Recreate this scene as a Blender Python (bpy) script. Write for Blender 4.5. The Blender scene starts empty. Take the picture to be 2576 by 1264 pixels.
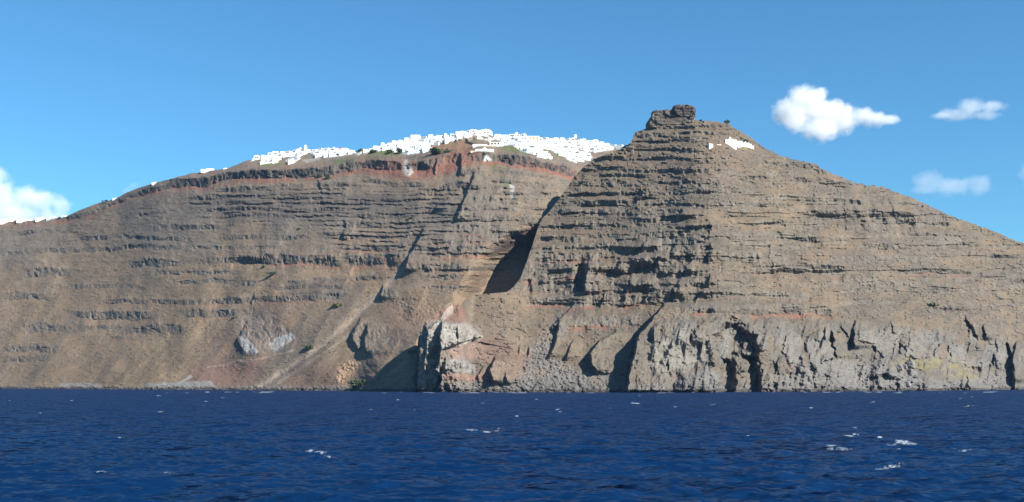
# Volcanic island seen from a boat: caldera cliff, headland with a crag, white village on the rim, blue sea.
import bpy, math, random
import numpy as np

random.seed(7)
scene = bpy.context.scene
col = scene.collection

# ------------------------------------------------------------------ survey frame
# Terrain is surveyed from the boat: bearing u, elevation v (survey units) and range in metres.
F, VH, UC, H = 2762.0, 962.0, 1288.0, 8.0
SUN_AZ, SUN_EL = 54.0, 36.0          # degrees to the right of straight behind the boat, and above the horizon


def world(u, v, r):
    return np.stack([(u - UC) / F * r, r, H + (VH - v) / F * r], -1)


# ------------------------------------------------------------------ noise
def _hash(ix, iy, seed):
    h = (ix.astype(np.int64) * 374761393 + iy.astype(np.int64) * 668265263 + seed * 974634777) & 0xFFFFFFFF
    h = ((h ^ (h >> 13)) * 1274126177) & 0xFFFFFFFF
    h = ((h ^ (h >> 16)) * 2246822519) & 0xFFFFFFFF
    h = h ^ (h >> 15)
    return (h & 0xFFFFFF).astype(np.float32) / np.float32(0xFFFFFF)


def vnoise(x, y, seed=0):
    x, y = np.broadcast_arrays(x, y)
    fx, fy = np.floor(x), np.floor(y)
    ix, iy = fx.astype(np.int64), fy.astype(np.int64)
    tx, ty = (x - fx).astype(np.float32), (y - fy).astype(np.float32)
    tx = tx * tx * tx * (tx * (tx * 6 - 15) + 10)
    ty = ty * ty * ty * (ty * (ty * 6 - 15) + 10)
    a, b = _hash(ix, iy, seed), _hash(ix + 1, iy, seed)
    c, d = _hash(ix, iy + 1, seed), _hash(ix + 1, iy + 1, seed)
    return (a + (b - a) * tx) * (1 - ty) + (c + (d - c) * tx) * ty      # 0..1


def fbm(x, y, seed=0, octaves=4, gain=0.5):
    t, amp, tot = 0.0, 1.0, 0.0
    for k in range(octaves):
        t = t + amp * vnoise(x * 2.03 ** k + 17.3 * k, y * 2.03 ** k - 9.1 * k, seed + 31 * k)
        tot += amp
        amp *= gain
    return t / tot                                                     # 0..1, mean .5


def worley(x, y, seed=0):
    """distance to the nearest jittered cell point, and that cell's random number"""
    fx, fy = np.floor(x).astype(np.int64), np.floor(y).astype(np.int64)
    best = np.full(np.shape(x), 9.0, np.float32)
    rid = np.zeros(np.shape(x), np.float32)
    for dx in (-1, 0, 1):
        for dy in (-1, 0, 1):
            cx, cy = fx + dx, fy + dy
            px = cx + _hash(cx, cy, seed + 1)
            py = cy + _hash(cx, cy, seed + 2)
            d = np.hypot(px - x, py - y).astype(np.float32)
            m = d < best
            best = np.where(m, d, best)
            rid = np.where(m, _hash(cx, cy, seed + 3), rid)
    return best, rid


def sstep(a, b, x):
    t = np.clip((x - a) / (b - a), 0, 1)
    return t * t * (3 - 2 * t)


def poly_mask(U, V, pts, soft=6.0):
    """signed soft inside-test of a polygon given in survey units"""
    pts = np.array(pts, np.float32)
    inside = np.zeros(U.shape, bool)
    dist = np.full(U.shape, 1e9, np.float32)
    n = len(pts)
    for i in range(n):
        ax, ay = pts[i]
        bx, by = pts[(i + 1) % n]
        c = ((ay > V) != (by > V)) & (U < (bx - ax) * (V - ay) / ((by - ay) if by != ay else 1e-6) + ax)
        inside ^= c
        L2 = (bx - ax) ** 2 + (by - ay) ** 2 + 1e-9
        t = np.clip(((U - ax) * (bx - ax) + (V - ay) * (by - ay)) / L2, 0, 1)
        dist = np.minimum(dist, np.hypot(U - ax - t * (bx - ax), V - ay - t * (by - ay)))
    return sstep(-soft, soft, np.where(inside, dist, -dist))


# ------------------------------------------------------------------ colours (base reflectance, linear)
SOIL = np.array([.222, .162, .108]); SOIL_GREY = np.array([.170, .140, .110]); STRAW = np.array([.255, .185, .118])
ROCK = np.array([.136, .119, .098]); ROCK_DARK = np.array([.066, .058, .054]); ROCK_PALE = np.array([.30, .285, .265])
RED = np.array([.225, .102, .068]); PINK = np.array([.225, .130, .102]); OCHRE = np.array([.25, .155, .085])
GREEN = np.array([.115, .140, .048]); SCREE = np.array([.168, .158, .146]); CREAM = np.array([.40, .33, .25])
PUMICE = np.array([.46, .44, .41])


def smooth1(a, w):
    k = np.hanning(w + 2)[1:-1]
    k /= k.sum()
    return np.convolve(np.pad(a, w // 2, mode='edge'), k, 'valid')[:len(a)]


def table(us, pts, w=0):
    a = np.interp(us, [p[0] for p in pts], [p[1] for p in pts])
    return smooth1(a, w) if w else a


class Ground:
    """one sheet of terrain on the survey grid: rows climb from under the water to the skyline, then fall away behind it"""

    def __init__(self, us, vtop, r0, rtop, nrows, gpow=1.0):
        self.us = us
        self.bold = 1.2
        self.r0, self.rtop = r0, rtop
        v0 = VH + F * (H + 4.0) / r0
        t = np.linspace(0, 1, nrows)[:, None]
        self.V = (v0[None] + (vtop - v0)[None] * t).astype(np.float32)
        self.U = np.broadcast_to(us[None], self.V.shape).astype(np.float32)
        self.R = (r0[None] + rtop[None] * (v0[None] - self.V)).astype(np.float32) if gpow == 'rate' else (r0[None] + (rtop - r0)[None] * (v0[None] - self.V) / (v0 - smooth1(vtop, 61))[None]).astype(np.float32)
        self.t = np.broadcast_to(t, self.V.shape)
        self.off = np.zeros(self.V.shape, np.float32)
        self.rock = np.zeros(self.V.shape, np.float32)
        self.red = np.zeros(self.V.shape, np.float32)
        self.dark = np.zeros(self.V.shape, np.float32)
        self.pale = np.zeros(self.V.shape, np.float32)
        self.loose = np.zeros(self.V.shape, np.float32)

    def cols(self, a, b):
        j = np.searchsorted(self.us, [a, b])
        return slice(max(0, j[0]), max(1, j[1]))

    def step(self, pts, depth, width, soft=3.0, rough=5.0, fade=10.0, rock=0.0):
        """a rib of rock whose left-hand wall follows pts (top to bottom) and which stands out by `depth` metres"""
        pts = sorted(pts, key=lambda p: p[1])
        pv = [p[1] for p in pts]
        pu = [p[0] for p in pts]
        s = self.cols(min(pu) - 30, max(pu) + width * 4)
        U, V = self.U[:, s], self.V[:, s]
        seed = int(pu[0] * 7 + pv[0])
        d = U - np.interp(V, pv, pu) + rough * 2 * (fbm(U / 14, V / 14, seed, 3) - .5)
        m = sstep(-soft, soft, d) * np.exp(-np.maximum(d, 0) / width)
        m = m * sstep(pv[0] - fade, pv[0] + fade, V) * (1 - sstep(pv[-1] - fade, pv[-1] + fade, V))
        self.off[:, s] -= depth * m
        if rock:
            self.rock[:, s] = np.maximum(self.rock[:, s], rock * np.clip(m * 1.3 * (.3 + 1.2 * fbm(U / 9, V / 16, seed + 4, 3)), 0, 1))

    def hollow(self, pts, depth, soft=8.0, rough=6.0):
        us = [p[0] for p in pts]
        s = self.cols(min(us) - 3 * soft, max(us) + 3 * soft)
        U, V = self.U[:, s], self.V[:, s]
        n1 = fbm(U / 16, V / 16, int(us[0]), 3) - .5
        n2 = fbm(U / 16, V / 16, int(us[0]) + 99, 3) - .5
        self.off[:, s] += depth * poly_mask(U + 2 * rough * n1, V + 2 * rough * n2, pts, soft)

    def band(self, pts, th, strength=1.0, red=0.0, dark=0.0, pale=0.0, wob=1.0, gaps=.5):
        """a lava bed: a steep rock face along pts, with the ledge on top of it and the talus below"""
        pu = [p[0] for p in pts]
        pv = [p[1] for p in pts]
        s = self.cols(pu[0] - 25, pu[-1] + 25)
        U, V, R = self.U[:, s], self.V[:, s], self.R[:, s]
        if U.shape[1] < 3:
            return
        seed = int(pu[0] * 13 + pv[0] * 7) % 100000
        vb = np.interp(self.us[s], pu, pv)[None] + wob * 7 * (fbm(U / 60, V * 0 + seed, seed, 3) - .5)
        vb = vb + 4 * (fbm(U / 11, V / 22, seed + 5, 3) - .5)
        tn = th * (.6 + .8 * fbm(U / 34, V * 0 + 3, seed + 9, 3))
        d = (V - vb) / (tn / 2)
        u1 = self.us[s][None]
        e = sstep(pu[0] - 24, pu[0] + 20, u1) * (1 - sstep(pu[-1] - 20, pu[-1] + 24, u1))
        brk = fbm(U / 26, V / 60, seed + 21, 3)
        fine = fbm(U / 13, V / 11, seed + 22, 3)
        e = e * (1 - gaps * (1 - sstep(.30, .56, brk)))
        prof = np.where(np.abs(d) < 1, d, np.sign(d) * np.exp(-(np.abs(d) - 1) / 1.3))
        amp = .5 * tn * R / F * self.bold * strength
        self.off[:, s] += amp * e * prof * (.85 + .3 * fine)
        rm = (1 - sstep(.85, 1.1, d)) * sstep(-1.7, -.5, d + 1.2 * (fine - .5)) * e * (.6 + .4 * sstep(.3, .5, fine))
        self.rock[:, s] = np.maximum(self.rock[:, s], rm)
        if dark:
            self.dark[:, s] = np.maximum(self.dark[:, s], rm * dark)
        if pale:
            self.pale[:, s] = np.maximum(self.pale[:, s], rm * pale)
        if red:
            rr = sstep(.7, 1.0, d) * (1 - sstep(1.2, 1.2 + 14 / th, d)) * e * sstep(.42, .62, fbm(U / 36, V / 9, seed + 40, 3))
            self.red[:, s] = np.maximum(self.red[:, s], rr * red)

    def beds(self, gate, period, tilt, seed, amp, dark=0.0, run=26.0, lo=.47):
        """many thin broken beds"""
        U, V = self.U, self.V
        q = V + 9 * (fbm(U / 90, V * 0, seed, 3) - .5) + 7 * (fbm(U / 12, V / 12, seed + 7, 3) - .5) + tilt * (U - 1000)
        ph = np.mod(q / period + .9 * fbm(U / 200, V / 80, seed + 1, 2), 1.0)
        on = sstep(lo, lo + .12, fbm(U / run, V / 9, seed + 2, 3)) * gate
        self.off += on * amp * np.where(ph < .35, ph / .35 - .5, .5 - (ph - .35) / .65)
        m = on * sstep(.42, .30, ph) * sstep(-.02, .06, ph)
        self.rock = np.maximum(self.rock, m * .7)
        if dark:
            self.dark = np.maximum(self.dark, m * dark)

    def finish_relief(self, joint=1.0, seed=3, knobs=1.0, smooth=0.0):
        U, V, R = self.U, self.V, self.R
        k = R / F                                                # metres per survey unit
        rock = np.clip(self.rock, 0, 1)
        # vertical cooling joints: blocks of different projection with cracks between
        w = U + 9 * (fbm(U / 30, V / 30, seed, 2) - .5)
        blk = vnoise(w / 7, V / 15, seed + 1) - .5
        blk2 = vnoise(w / 3.3, V / 6, seed + 2) - .5
        crack = np.abs(2 * vnoise(w / 8 + 2 * fbm(U / 20, V / 8, seed + 31, 2), V / 24, seed + 3) - 1)
        crack = 1 - sstep(0, .16, crack)
        big = fbm(w / 22, V / 38, seed + 4, 2) - .5
        self.off += rock * joint * k * (9 * blk + 4.5 * blk2 + 6 * crack + 10 * big) * .8
        # loose stones on the slopes
        soil = 1 - rock
        self.off += (1 - smooth) * soil * k * (1.5 * (fbm(U / 7, V / 5, seed + 6, 3) - .5) + 7 * (fbm(U / 40, V / 30, seed + 7, 3) - .5))
        # small knobs of rock sticking out of the slope
        kn = fbm(U / 10, V / 6, seed + 8, 3)
        kz = fbm(U / 90, V / 50, seed + 9, 2)
        knob = knobs * sstep(.62, .72, kn + .25 * (kz - .5)) * soil
        self.off -= knob * k * 5.0
        self.rock = np.maximum(self.rock, knob * .8)
        # boulders in the scree
        for cell, ht in ((6.5, 2.6), (11, 4.0)):
            d, rid = worley(U / cell, V / (cell * .8), seed + int(cell))
            lump = np.sqrt(np.clip(.42 ** 2 * (.5 + rid) - d * d, 0, 1))
            self.off -= self.loose * lump * ht * 2.2 * k * (rid > .25)

    def surface(self):
        self.R = self.R + self.off
        return world(self.U, self.V, self.R)

    def at(self, u, v):
        """the point of the visible ground on bearing u, elevation v"""
        j = int(np.clip(np.searchsorted(self.us, u), 0, len(self.us) - 1))
        cv = self.V[:, j]
        i = int(np.argmin(np.abs(cv - v)))
        r = float(self.R[i, j])
        return np.array([(u - UC) / F * r, r, H + (VH - float(cv[i])) / F * r])

    def mesh(self, name, colour, mat, back):
        """back = list of (distance behind the skyline, drop) rows"""
        Pf = self.surface()
        n, m = self.U.shape
        top = Pf[-1]
        rows, cols_ = [Pf], [colour]
        ct = colour[-1]
        for d, drop in back:
            q = top.copy()
            q[:, 1] = top[:, 1] + d
            q[:, 0] = top[:, 0] * (1 + d / top[:, 1])
            q[:, 2] = np.maximum(top[:, 2] - drop, -6) + (0 if d > 900 else 1.0) * (np.random.RandomState(int(d)).rand(m) - .5) * min(4, d * .1)
            rows.append(q[None]); cols_.append(ct[None])
        P3 = np.concatenate(rows, 0)
        C3 = np.concatenate(cols_, 0)
        n = P3.shape[0]
        ids = np.arange(n * m, dtype=np.int32).reshape(n, m)
        quads = np.stack([ids[:-1, :-1], ids[:-1, 1:], ids[1:, 1:], ids[1:, :-1]], -1).reshape(-1, 4)
        me = bpy.data.meshes.new(name)
        me.vertices.add(n * m)
        me.vertices.foreach_set('co', P3.astype(np.float32).ravel())
        me.loops.add(quads.size)
        me.loops.foreach_set('vertex_index', quads.ravel())
        me.polygons.add(len(quads))
        me.polygons.foreach_set('loop_start', np.arange(0, quads.size, 4, dtype=np.int32))
        me.update()
        at = me.color_attributes.new('base', 'FLOAT_COLOR', 'POINT')
        rgba = np.ones((n * m, 4), np.float32)
        rgba[:, :3] = np.clip(C3.reshape(-1, 3), .01, .9)
        at.data.foreach_set('color', rgba.ravel())
        me.materials.append(mat)
        o = bpy.data.objects.new(name, me)
        o['kind'] = 'structure'
        col.objects.link(o)
        return o


def mixc(c, k, new):
    k = np.clip(k, 0, 1)[..., None]
    return c * (1 - k) + np.asarray(new) * k


# ------------------------------------------------------------------ materials
def nodes_of(name):
    m = bpy.data.materials.new(name)
    m.use_nodes = True
    nt = m.node_tree
    nt.nodes.clear()
    out = nt.nodes.new('ShaderNodeOutputMaterial')
    return m, nt, out


def simple(name, rgb, rough=.8, vary=.12, scale=.6, spec=.3):
    m, nt, out = nodes_of(name)
    b = nt.nodes.new('ShaderNodeBsdfPrincipled')
    b.inputs['Roughness'].default_value = rough
    b.inputs['Specular IOR Level'].default_value = spec
    tc = nt.nodes.new('ShaderNodeNewGeometry')
    nz = nt.nodes.new('ShaderNodeTexNoise')
    nz.inputs['Scale'].default_value = scale
    nz.inputs['Detail'].default_value = 4
    nt.links.new(tc.outputs['Position'], nz.inputs['Vector'])
    mx = nt.nodes.new('ShaderNodeMix')
    mx.data_type = 'RGBA'
    mx.inputs[6].default_value = (*[c * (1 - vary) for c in rgb], 1)
    mx.inputs[7].default_value = (*[min(1, c * (1 + vary)) for c in rgb], 1)
    nt.links.new(nz.outputs['Fac'], mx.inputs[0])
    nt.links.new(mx.outputs[2], b.inputs['Base Color'])
    nt.links.new(b.outputs[0], out.inputs['Surface'])
    return m


def ground_material():
    m, nt, out = nodes_of('volcanic_ground')
    L = nt.links
    b = nt.nodes.new('ShaderNodeBsdfPrincipled')
    b.inputs['Roughness'].default_value = .95
    b.inputs['Specular IOR Level'].default_value = .15
    at = nt.nodes.new('ShaderNodeAttribute')
    at.attribute_name = 'base'
    geo = nt.nodes.new('ShaderNodeNewGeometry')
    cur = at.outputs['Color']
    for scale, lo, hi in ((.9, .42, .96), (.22, .78, 1.22), (.03, .86, 1.14)):
        nz = nt.nodes.new('ShaderNodeTexNoise')
        nz.inputs['Scale'].default_value = scale
        nz.inputs['Detail'].default_value = 5
        nz.inputs['Roughness'].default_value = .65
        L.new(geo.outputs['Position'], nz.inputs['Vector'])
        mr = nt.nodes.new('ShaderNodeMapRange')
        mr.inputs['From Min'].default_value = .3
        mr.inputs['From Max'].default_value = .7
        mr.inputs['To Min'].default_value = lo
        mr.inputs['To Max'].default_value = hi
        L.new(nz.outputs['Fac'], mr.inputs['Value'])
        mul = nt.nodes.new('ShaderNodeVectorMath')
        mul.operation = 'SCALE'
        L.new(cur, mul.inputs[0])
        L.new(mr.outputs[0], mul.inputs['Scale'])
        cur = mul.outputs[0]
    bump = nt.nodes.new('ShaderNodeBump')
    bump.inputs['Strength'].default_value = .3
    bump.inputs['Distance'].default_value = .8
    nb = nt.nodes.new('ShaderNodeTexNoise')
    nb.inputs['Scale'].default_value = .8
    nb.inputs['Detail'].default_value = 4
    L.new(geo.outputs['Position'], nb.inputs['Vector'])
    L.new(nb.outputs['Fac'], bump.inputs['Height'])
    L.new(bump.outputs[0], b.inputs['Normal'])
    L.new(cur, b.inputs['Base Color'])
    L.new(b.outputs[0], out.inputs['Surface'])
    return m


GROUND = ground_material()
# ------------------------------------------------------------------ the caldera wall
A_SKY = [(-350, 640), (-150, 590), (0, 559), (60, 557), (110, 552), (165, 546), (200, 529), (240, 514), (290, 501), (320, 484), (360, 469), (420, 453),
         (480, 437), (520, 431), (570, 425), (600, 413), (625, 403), (640, 402), (690, 390), (760, 382), (840, 380), (890, 384), (905, 386),
         (930, 378), (980, 366), (1010, 359), (1080, 349), (1130, 346), (1170, 337), (1215, 331), (1240, 343), (1290, 346), (1310, 343),
         (1350, 353), (1420, 355), (1450, 356), (1500, 361), (1550, 371), (1570, 375), (1620, 374), (1750, 385)]
us = np.arange(-350, 1700, 1.15)
A = Ground(us, table(us, A_SKY, 9) + 2.0 * (fbm(us / 9, us * 0, 5, 3) - .5),
           table(us, [(-350, 1560), (0, 1381), (300, 1225), (600, 1105), (900, 985), (1050, 915), (1200, 892), (1500, 900), (1800, 950)], 121),
           table(us, [(-350, 1850), (0, 1740), (200, 1690), (400, 1580), (640, 1480), (900, 1420), (1200, 1350), (1300, 1330), (1400, 1340), (1500, 1380), (1800, 1420)], 121), 560)
U, V = A.U, A.V
A.bold = .9
D_LINE = [(120, 548), (150, 545), (200, 538), (240, 530), (263, 517), (300, 496), (365, 475), (430, 462), (521, 459), (560, 446), (625, 439), (700, 440), (760, 437), (830, 431),
          (880, 420), (930, 414), (980, 417), (1040, 420), (1100, 410), (1150, 398), (1200, 394), (1240, 398), (1300, 404), (1350, 411), (1400, 424), (1450, 437)]
vD = np.interp(U, [p[0] for p in D_LINE], [p[1] for p in D_LINE])
A.R += np.maximum(vD - 12 - V, 0) * 1.3                       # gentler ground above the top lava bed
A.R += 26 * (fbm(U / 170, V / 260, 2, 3) - .5) * sstep(990, 930, V)
A.R += 5 * np.abs(2 * fbm((U + V * .55) / 62, V / 400, 8, 2) - 1) * sstep(985, 940, V)      # gullies run down to the left
# talus fan and its gully, from the cliffs down to the left
d_fan = (U - np.interp(V, [640, 690, 740, 860, 980], [1030, 1005, 960, 830, 650]))
A.off += 7 * np.exp(-(d_fan / 30) ** 2) * sstep(650, 720, V)

A.off += sstep(950, 985, V) * 6 * (fbm(U / 22, V / 14, 6, 3) - .5)
A.band([(160, 550), (200, 542), (236, 538)], 15, .8, red=.5, dark=.7)
A.band([(240, 534), (263, 522), (300, 504)], 8, .8, red=.3, dark=.7)
A.band([(292, 508), (365, 482), (425, 468)], 13, .9, red=.5, dark=.8)
A.band([p for p in D_LINE if p[0] > 425], 23, 1.1, red=1.0, dark=.85, wob=.3, gaps=.15)
A.band([(950, 400), (1010, 398), (1090, 392), (1140, 385)], 16, .6, dark=.1)
for pts, th, s_, rd, dk in [
    ([(560, 478), (600, 477), (676, 476)], 9, .8, .2, .6), ([(686, 471), (757, 469)], 10, .9, .2, .7), ([(805, 466), (850, 463), (892, 466)], 15, 1, .2, .7),
    ([(915, 455), (960, 458), (1002, 466)], 9, .9, 0, .6), ([(1020, 464), (1064, 467)], 14, 1, 0, .5), ([(1149, 436), (1206, 433)], 17, 1.1, .7, .4),
    ([(1080, 487), (1110, 472), (1150, 466), (1192, 468)], 18, 1.2, .2, .5), ([(349, 541), (409, 539)], 7, .7, .5, .6), ([(40, 588), (110, 583), (170, 584)], 10, .6, 0, .6),
    ([(480, 499), (600, 496), (700, 499), (830, 497)], 9, .8, 0, .9), ([(500, 513), (600, 511), (720, 514), (840, 512)], 9, .9, 0, .9),
    ([(520, 528), (640, 526), (760, 529), (850, 526)], 9, .9, 0, .9), ([(560, 545), (650, 542), (800, 544)], 9, .8, 0, .8),
    ([(800, 512), (900, 508), (1000, 505), (1070, 501)], 9, .8, 0, .6), ([(820, 541), (930, 545), (1050, 541), (1105, 530)], 10, .9, 0, .5),
    ([(850, 566), (960, 566), (1060, 561)], 12, 1, 0, .3), ([(800, 593), (900, 596), (1000, 594), (1070, 590)], 13, 1, .4, .3),
    ([(870, 622), (960, 624), (1060, 617)], 14, 1, .8, .3), ([(593, 652), (700, 652), (800, 655), (910, 659), (1017, 656)], 25, 1.1, .9, .1),
    ([(720, 712), (800, 705), (900, 700), (960, 696)], 10, .7, .2, .5), ([(700, 726), (780, 722), (870, 727)], 10, .7, .1, .6), ([(725, 742), (800, 740), (880, 744)], 9, .7, .4, .5),
    ([(595, 758), (680, 752), (760, 750), (870, 746)], 17, .8, .7, .1), ([(69, 688), (130, 683), (166, 688)], 22, .7, .2, .2), ([(330, 664), (400, 660), (447, 664)], 20, .7, .1, .3),
    ([(505, 659), (600, 654), (660, 657)], 16, .8, .2, .2), ([(130, 723), (240, 719), (358, 722)], 10, .5, .4, .2), ([(14, 748), (70, 744), (123, 748)], 17, .6, .1, .4),
    ([(258, 762), (320, 758), (372, 762)], 12, .7, .7, .3), ([(385, 758), (480, 760), (600, 757)], 14, .6, .3, .1), ([(180, 790), (275, 794), (330, 796), (384, 792)], 20, .8, .9, 0),
    ([(460, 790), (560, 788), (645, 784)], 20, .8, .4, .1), ([(57, 832), (110, 826), (172, 828)], 20, .7, .2, .1), ([(321, 831), (390, 827), (458, 830)], 20, .7, .2, .1),
    ([(200, 827), (270, 824), (300, 826)], 14, .5, .1, .1), ([(280, 850), (330, 851)], 6, .6, .9, .2), ([(11, 880), (80, 876), (143, 880)], 15, .6, .2, .1), ([(0, 905), (70, 905), (120, 900)], 14, .5, 0, .2),
    ([(200, 600), (280, 596), (380, 600), (460, 604)], 11, .5, 0, .5), ([(250, 628), (340, 620), (450, 625)], 12, .5, .1, .4), ([(20, 640), (120, 630), (240, 628)], 12, .5, 0, .4),
    ([(380, 578), (470, 570), (560, 572)], 12, .7, 0, .6), ([(560, 600), (660, 596), (780, 600)], 12, .7, .1, .4), ([(480, 622), (600, 626), (700, 622)], 9, .5, .2, .2),
    ([(380, 690), (470, 684), (600, 690)], 9, .5, .1, .1), ([(440, 712), (560, 706), (650, 712)], 9, .5, .1, .1),
    ([(1119, 480), (1185, 470), (1290, 474)], 10, .8, 0, .4), ([(1159, 505), (1230, 501), (1330, 506)], 13, .9, 0, .3), ([(1159, 527), (1220, 524), (1300, 530)], 14, .9, .1, .3),
    ([(1150, 546), (1230, 549), (1354, 557)], 18, 1, .2, .1), ([(1140, 576), (1220, 580), (1310, 590)], 22, 1, .8, .1), ([(1080, 606), (1211, 608), (1310, 612)], 12, .8, .9, .2),
    ([(1060, 632), (1119, 634), (1224, 631)], 30, 1.1, .9, 0), ([(1050, 672), (1127, 670), (1170, 672)], 18, .9, .2, .2), ([(1140, 677), (1220, 673), (1290, 675)], 13, .8, .1, .2),
    ([(1060, 699), (1132, 698), (1200, 697)], 13, .9, .2, .2), ([(1110, 729), (1160, 727), (1205, 731)], 12, .8, 0, .2),
    ([(1240, 430), (1310, 437), (1390, 450)], 8, .6, .2, .4), ([(1220, 452), (1300, 462), (1400, 470)], 11, .7, 0, .4), ([(1230, 484), (1310, 487), (1400, 492)], 11, .8, 0, .5), ([(1290, 520), (1350, 528), (1380, 530)], 10, .8, 0, .4),
]:
    A.band(pts, th, s_, red=rd, dark=dk)
A.beds(poly_mask(U, V, [(470, 500), (540, 480), (830, 468), (1060, 478), (1150, 470), (1180, 520), (1080, 640), (860, 640), (800, 562), (600, 562), (500, 540)], 20), 11.5, -.004, 301, 3.2, .75, run=60, lo=.42)
A.beds(sstep(470, 500, V) * sstep(800, 700, V) * .4 * sstep(1000, 700, V - .3 * (U - 500)), 19, .004, 321, 2.2)
A.beds(poly_mask(U, V, [(1160, 440), (1440, 450), (1380, 560), (1340, 600), (1180, 740), (1060, 740), (1080, 600)], 15), 14, .01, 331, 3.0)
# ribs whose left-hand walls lie in shade
A.step([(1190, 436), (1180, 470), (1162, 508), (1146, 552)], 15, 60, rock=.6)
A.step([(1128, 500), (1104, 514), (1092, 534)], 8, 30, rock=.5)
A.step([(1068, 572), (1048, 612), (1030, 640), (1014, 682)], 16, 70, rock=.5)
A.step([(1160, 392), (1158, 420), (1156, 440)], 9, 20, rock=.6)
A.step([(1098, 404), (1094, 436)], 10, 22, rock=.6)
A.step([(962, 722), (957, 738), (958, 752)], 15, 34, rock=1)
A.step([(906, 806), (890, 826), (885, 850), (896, 878)], 14, 22, rock=1)
A.step([(926, 820), (916, 850), (914, 890)], 13, 60, rock=.9)
A.step([(618, 812), (602, 838), (601, 862), (612, 890)], 6, 40, rock=.5, rough=9)
A.step([(640, 740), (632, 770)], 5, 20, rock=.6)
A.step([(870, 560), (862, 600)], 5, 40)
A.step([(800, 455), (806, 480)], 6, 30, rock=.5)
A.hollow([(1060, 412), (1076, 425), (1072, 440), (1050, 446), (1030, 442), (1040, 420)], 6)
# the ravine behind the headland
rav = poly_mask(U, V, [(1170, 900), (1170, 750), (1235, 655), (1300, 605), (1350, 590), (1420, 590), (1460, 900)], 34)
A.off += rav * 84
A.hollow([(930, 890), (1060, 840), (1060, 1000), (920, 1000)], -22, soft=34)
# quarried ochre hollow below the hilltop houses
A.hollow([(1085, 362), (1170, 354), (1192, 366), (1170, 382), (1095, 388)], 10, soft=5)

strip = sstep(968, 978, V + 6 * (fbm(U / 20, V / 9, 3, 3) - .5))
A.loose = np.maximum(A.loose, strip * .9)
orange_pile = poly_mask(U, V, [(850, 918), (880, 905), (905, 915), (895, 935), (860, 962), (845, 960)], 8)
A.loose = np.maximum(A.loose, orange_pile)
A.loose = np.maximum(A.loose, .6 * poly_mask(U, V, [(985, 755), (1080, 735), (1120, 790), (1060, 830), (1000, 800)], 20))
crags = np.maximum.reduce([poly_mask(U + 24 * (fbm(U / 16, V / 16, 93, 3) - .5), V + 24 * (fbm(U / 16, V / 16, 94, 3) - .5), [(604, 812), (660, 790), (735, 838), (742, 856), (690, 890), (612, 888)], 12), poly_mask(U + 20 * (fbm(U / 12, V / 12, 95, 3) - .5), V, [(888, 812), (930, 806), (990, 850), (960, 890), (900, 884)], 10), poly_mask(U, V, [(957, 722), (996, 724), (998, 746), (964, 756)], 5)])
A.rock = np.maximum(A.rock, crags * (.35 + .6 * fbm(U / 15, V / 15, 97, 2)))
A.off -= crags * 5 * (fbm(U / 16, V / 18, 98, 4) - .4)
A.finish_relief(joint=.75, seed=11, knobs=.3, smooth=.6 * sstep(690, 800, V))

# surfaces of the wall
n1 = fbm(U / 120, V / 60, 50, 4)
n2 = fbm(U / 25, V / 14, 51, 4)
C = SOIL + (SOIL_GREY - SOIL) * sstep(.35, .65, n1)[..., None]
C = mixc(C, sstep(680, 560, V) * .45, SOIL_GREY)
C = mixc(C, sstep(620, 760, V) * .75, SOIL * np.array([1.03, 1.0, .95]))
diag = fbm((U + V * .75) / 22, (V - U * .3) / 220, 52, 4)
low = sstep(700, 850, V)
C = mixc(C, low * sstep(.50, .66, diag) * .6, STRAW)
C = mixc(C, low * sstep(.50, .36, diag) * .6, SOIL_GREY * .95)
C = mixc(C, .38 * low * sstep(450, 650, U) * sstep(.45, .6, fbm(U / 70, V / 50, 53, 3)), PINK * .9)
C = mixc(C, .65 * poly_mask(U, V, [(480, 925), (700, 890), (640, 985), (470, 985)], 22), PINK * 1.05)
grey_scree = poly_mask(U, V, [(850, 735), (930, 745), (900, 800), (760, 930), (640, 985), (590, 985), (740, 850), (830, 770)], 20)
C = mixc(C, .7 * grey_scree, SOIL_GREY * .92)
fan = np.exp(-((d_fan + 6) / 11) ** 2) * sstep(650, 700, V) + .8 * np.exp(-((d_fan - 26) / 8) ** 2) * sstep(800, 860, V)
C = mixc(C, .85 * np.clip(fan, 0, 1), np.array([.33, .26, .20]))
for (u0, v0, u1, v1, wd, kk, cc) in ((705, 680, 560, 800, 7, .5, 1.35), (735, 695, 640, 790, 6, .5, 1.35), (672, 690, 600, 760, 5, .4, 1.3), (480, 790, 330, 968, 9, .6, .72), (400, 870, 280, 972, 8, .5, .75), (300, 850, 245, 975, 9, .55, .75),
                                     (620, 770, 470, 930, 8, .5, .78), (560, 850, 420, 972, 7, .45, 1.3), (900, 780, 760, 950, 8, .5, .75), (180, 870, 90, 972, 9, .4, .8), (1000, 850, 890, 950, 6, .4, 1.3), (1040, 890, 985, 940, 5, .7, 1.5)):
    tt = np.clip((V - v0) / (v1 - v0), -.1, 1.1)
    dd = U + 16 * (n2 - .5) - (u0 + (u1 - u0) * tt)
    ww = wd * (.5 + 1.1 * np.clip(tt, 0, 1))
    m_ = np.exp(-(dd / ww) ** 2) * sstep(v0 - 6, v0 + 14, V) * sstep(v1 + 4, v1 - 10, V) * kk
    C = C * (1 - m_[..., None]) + m_[..., None] * SOIL * cc
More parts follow.
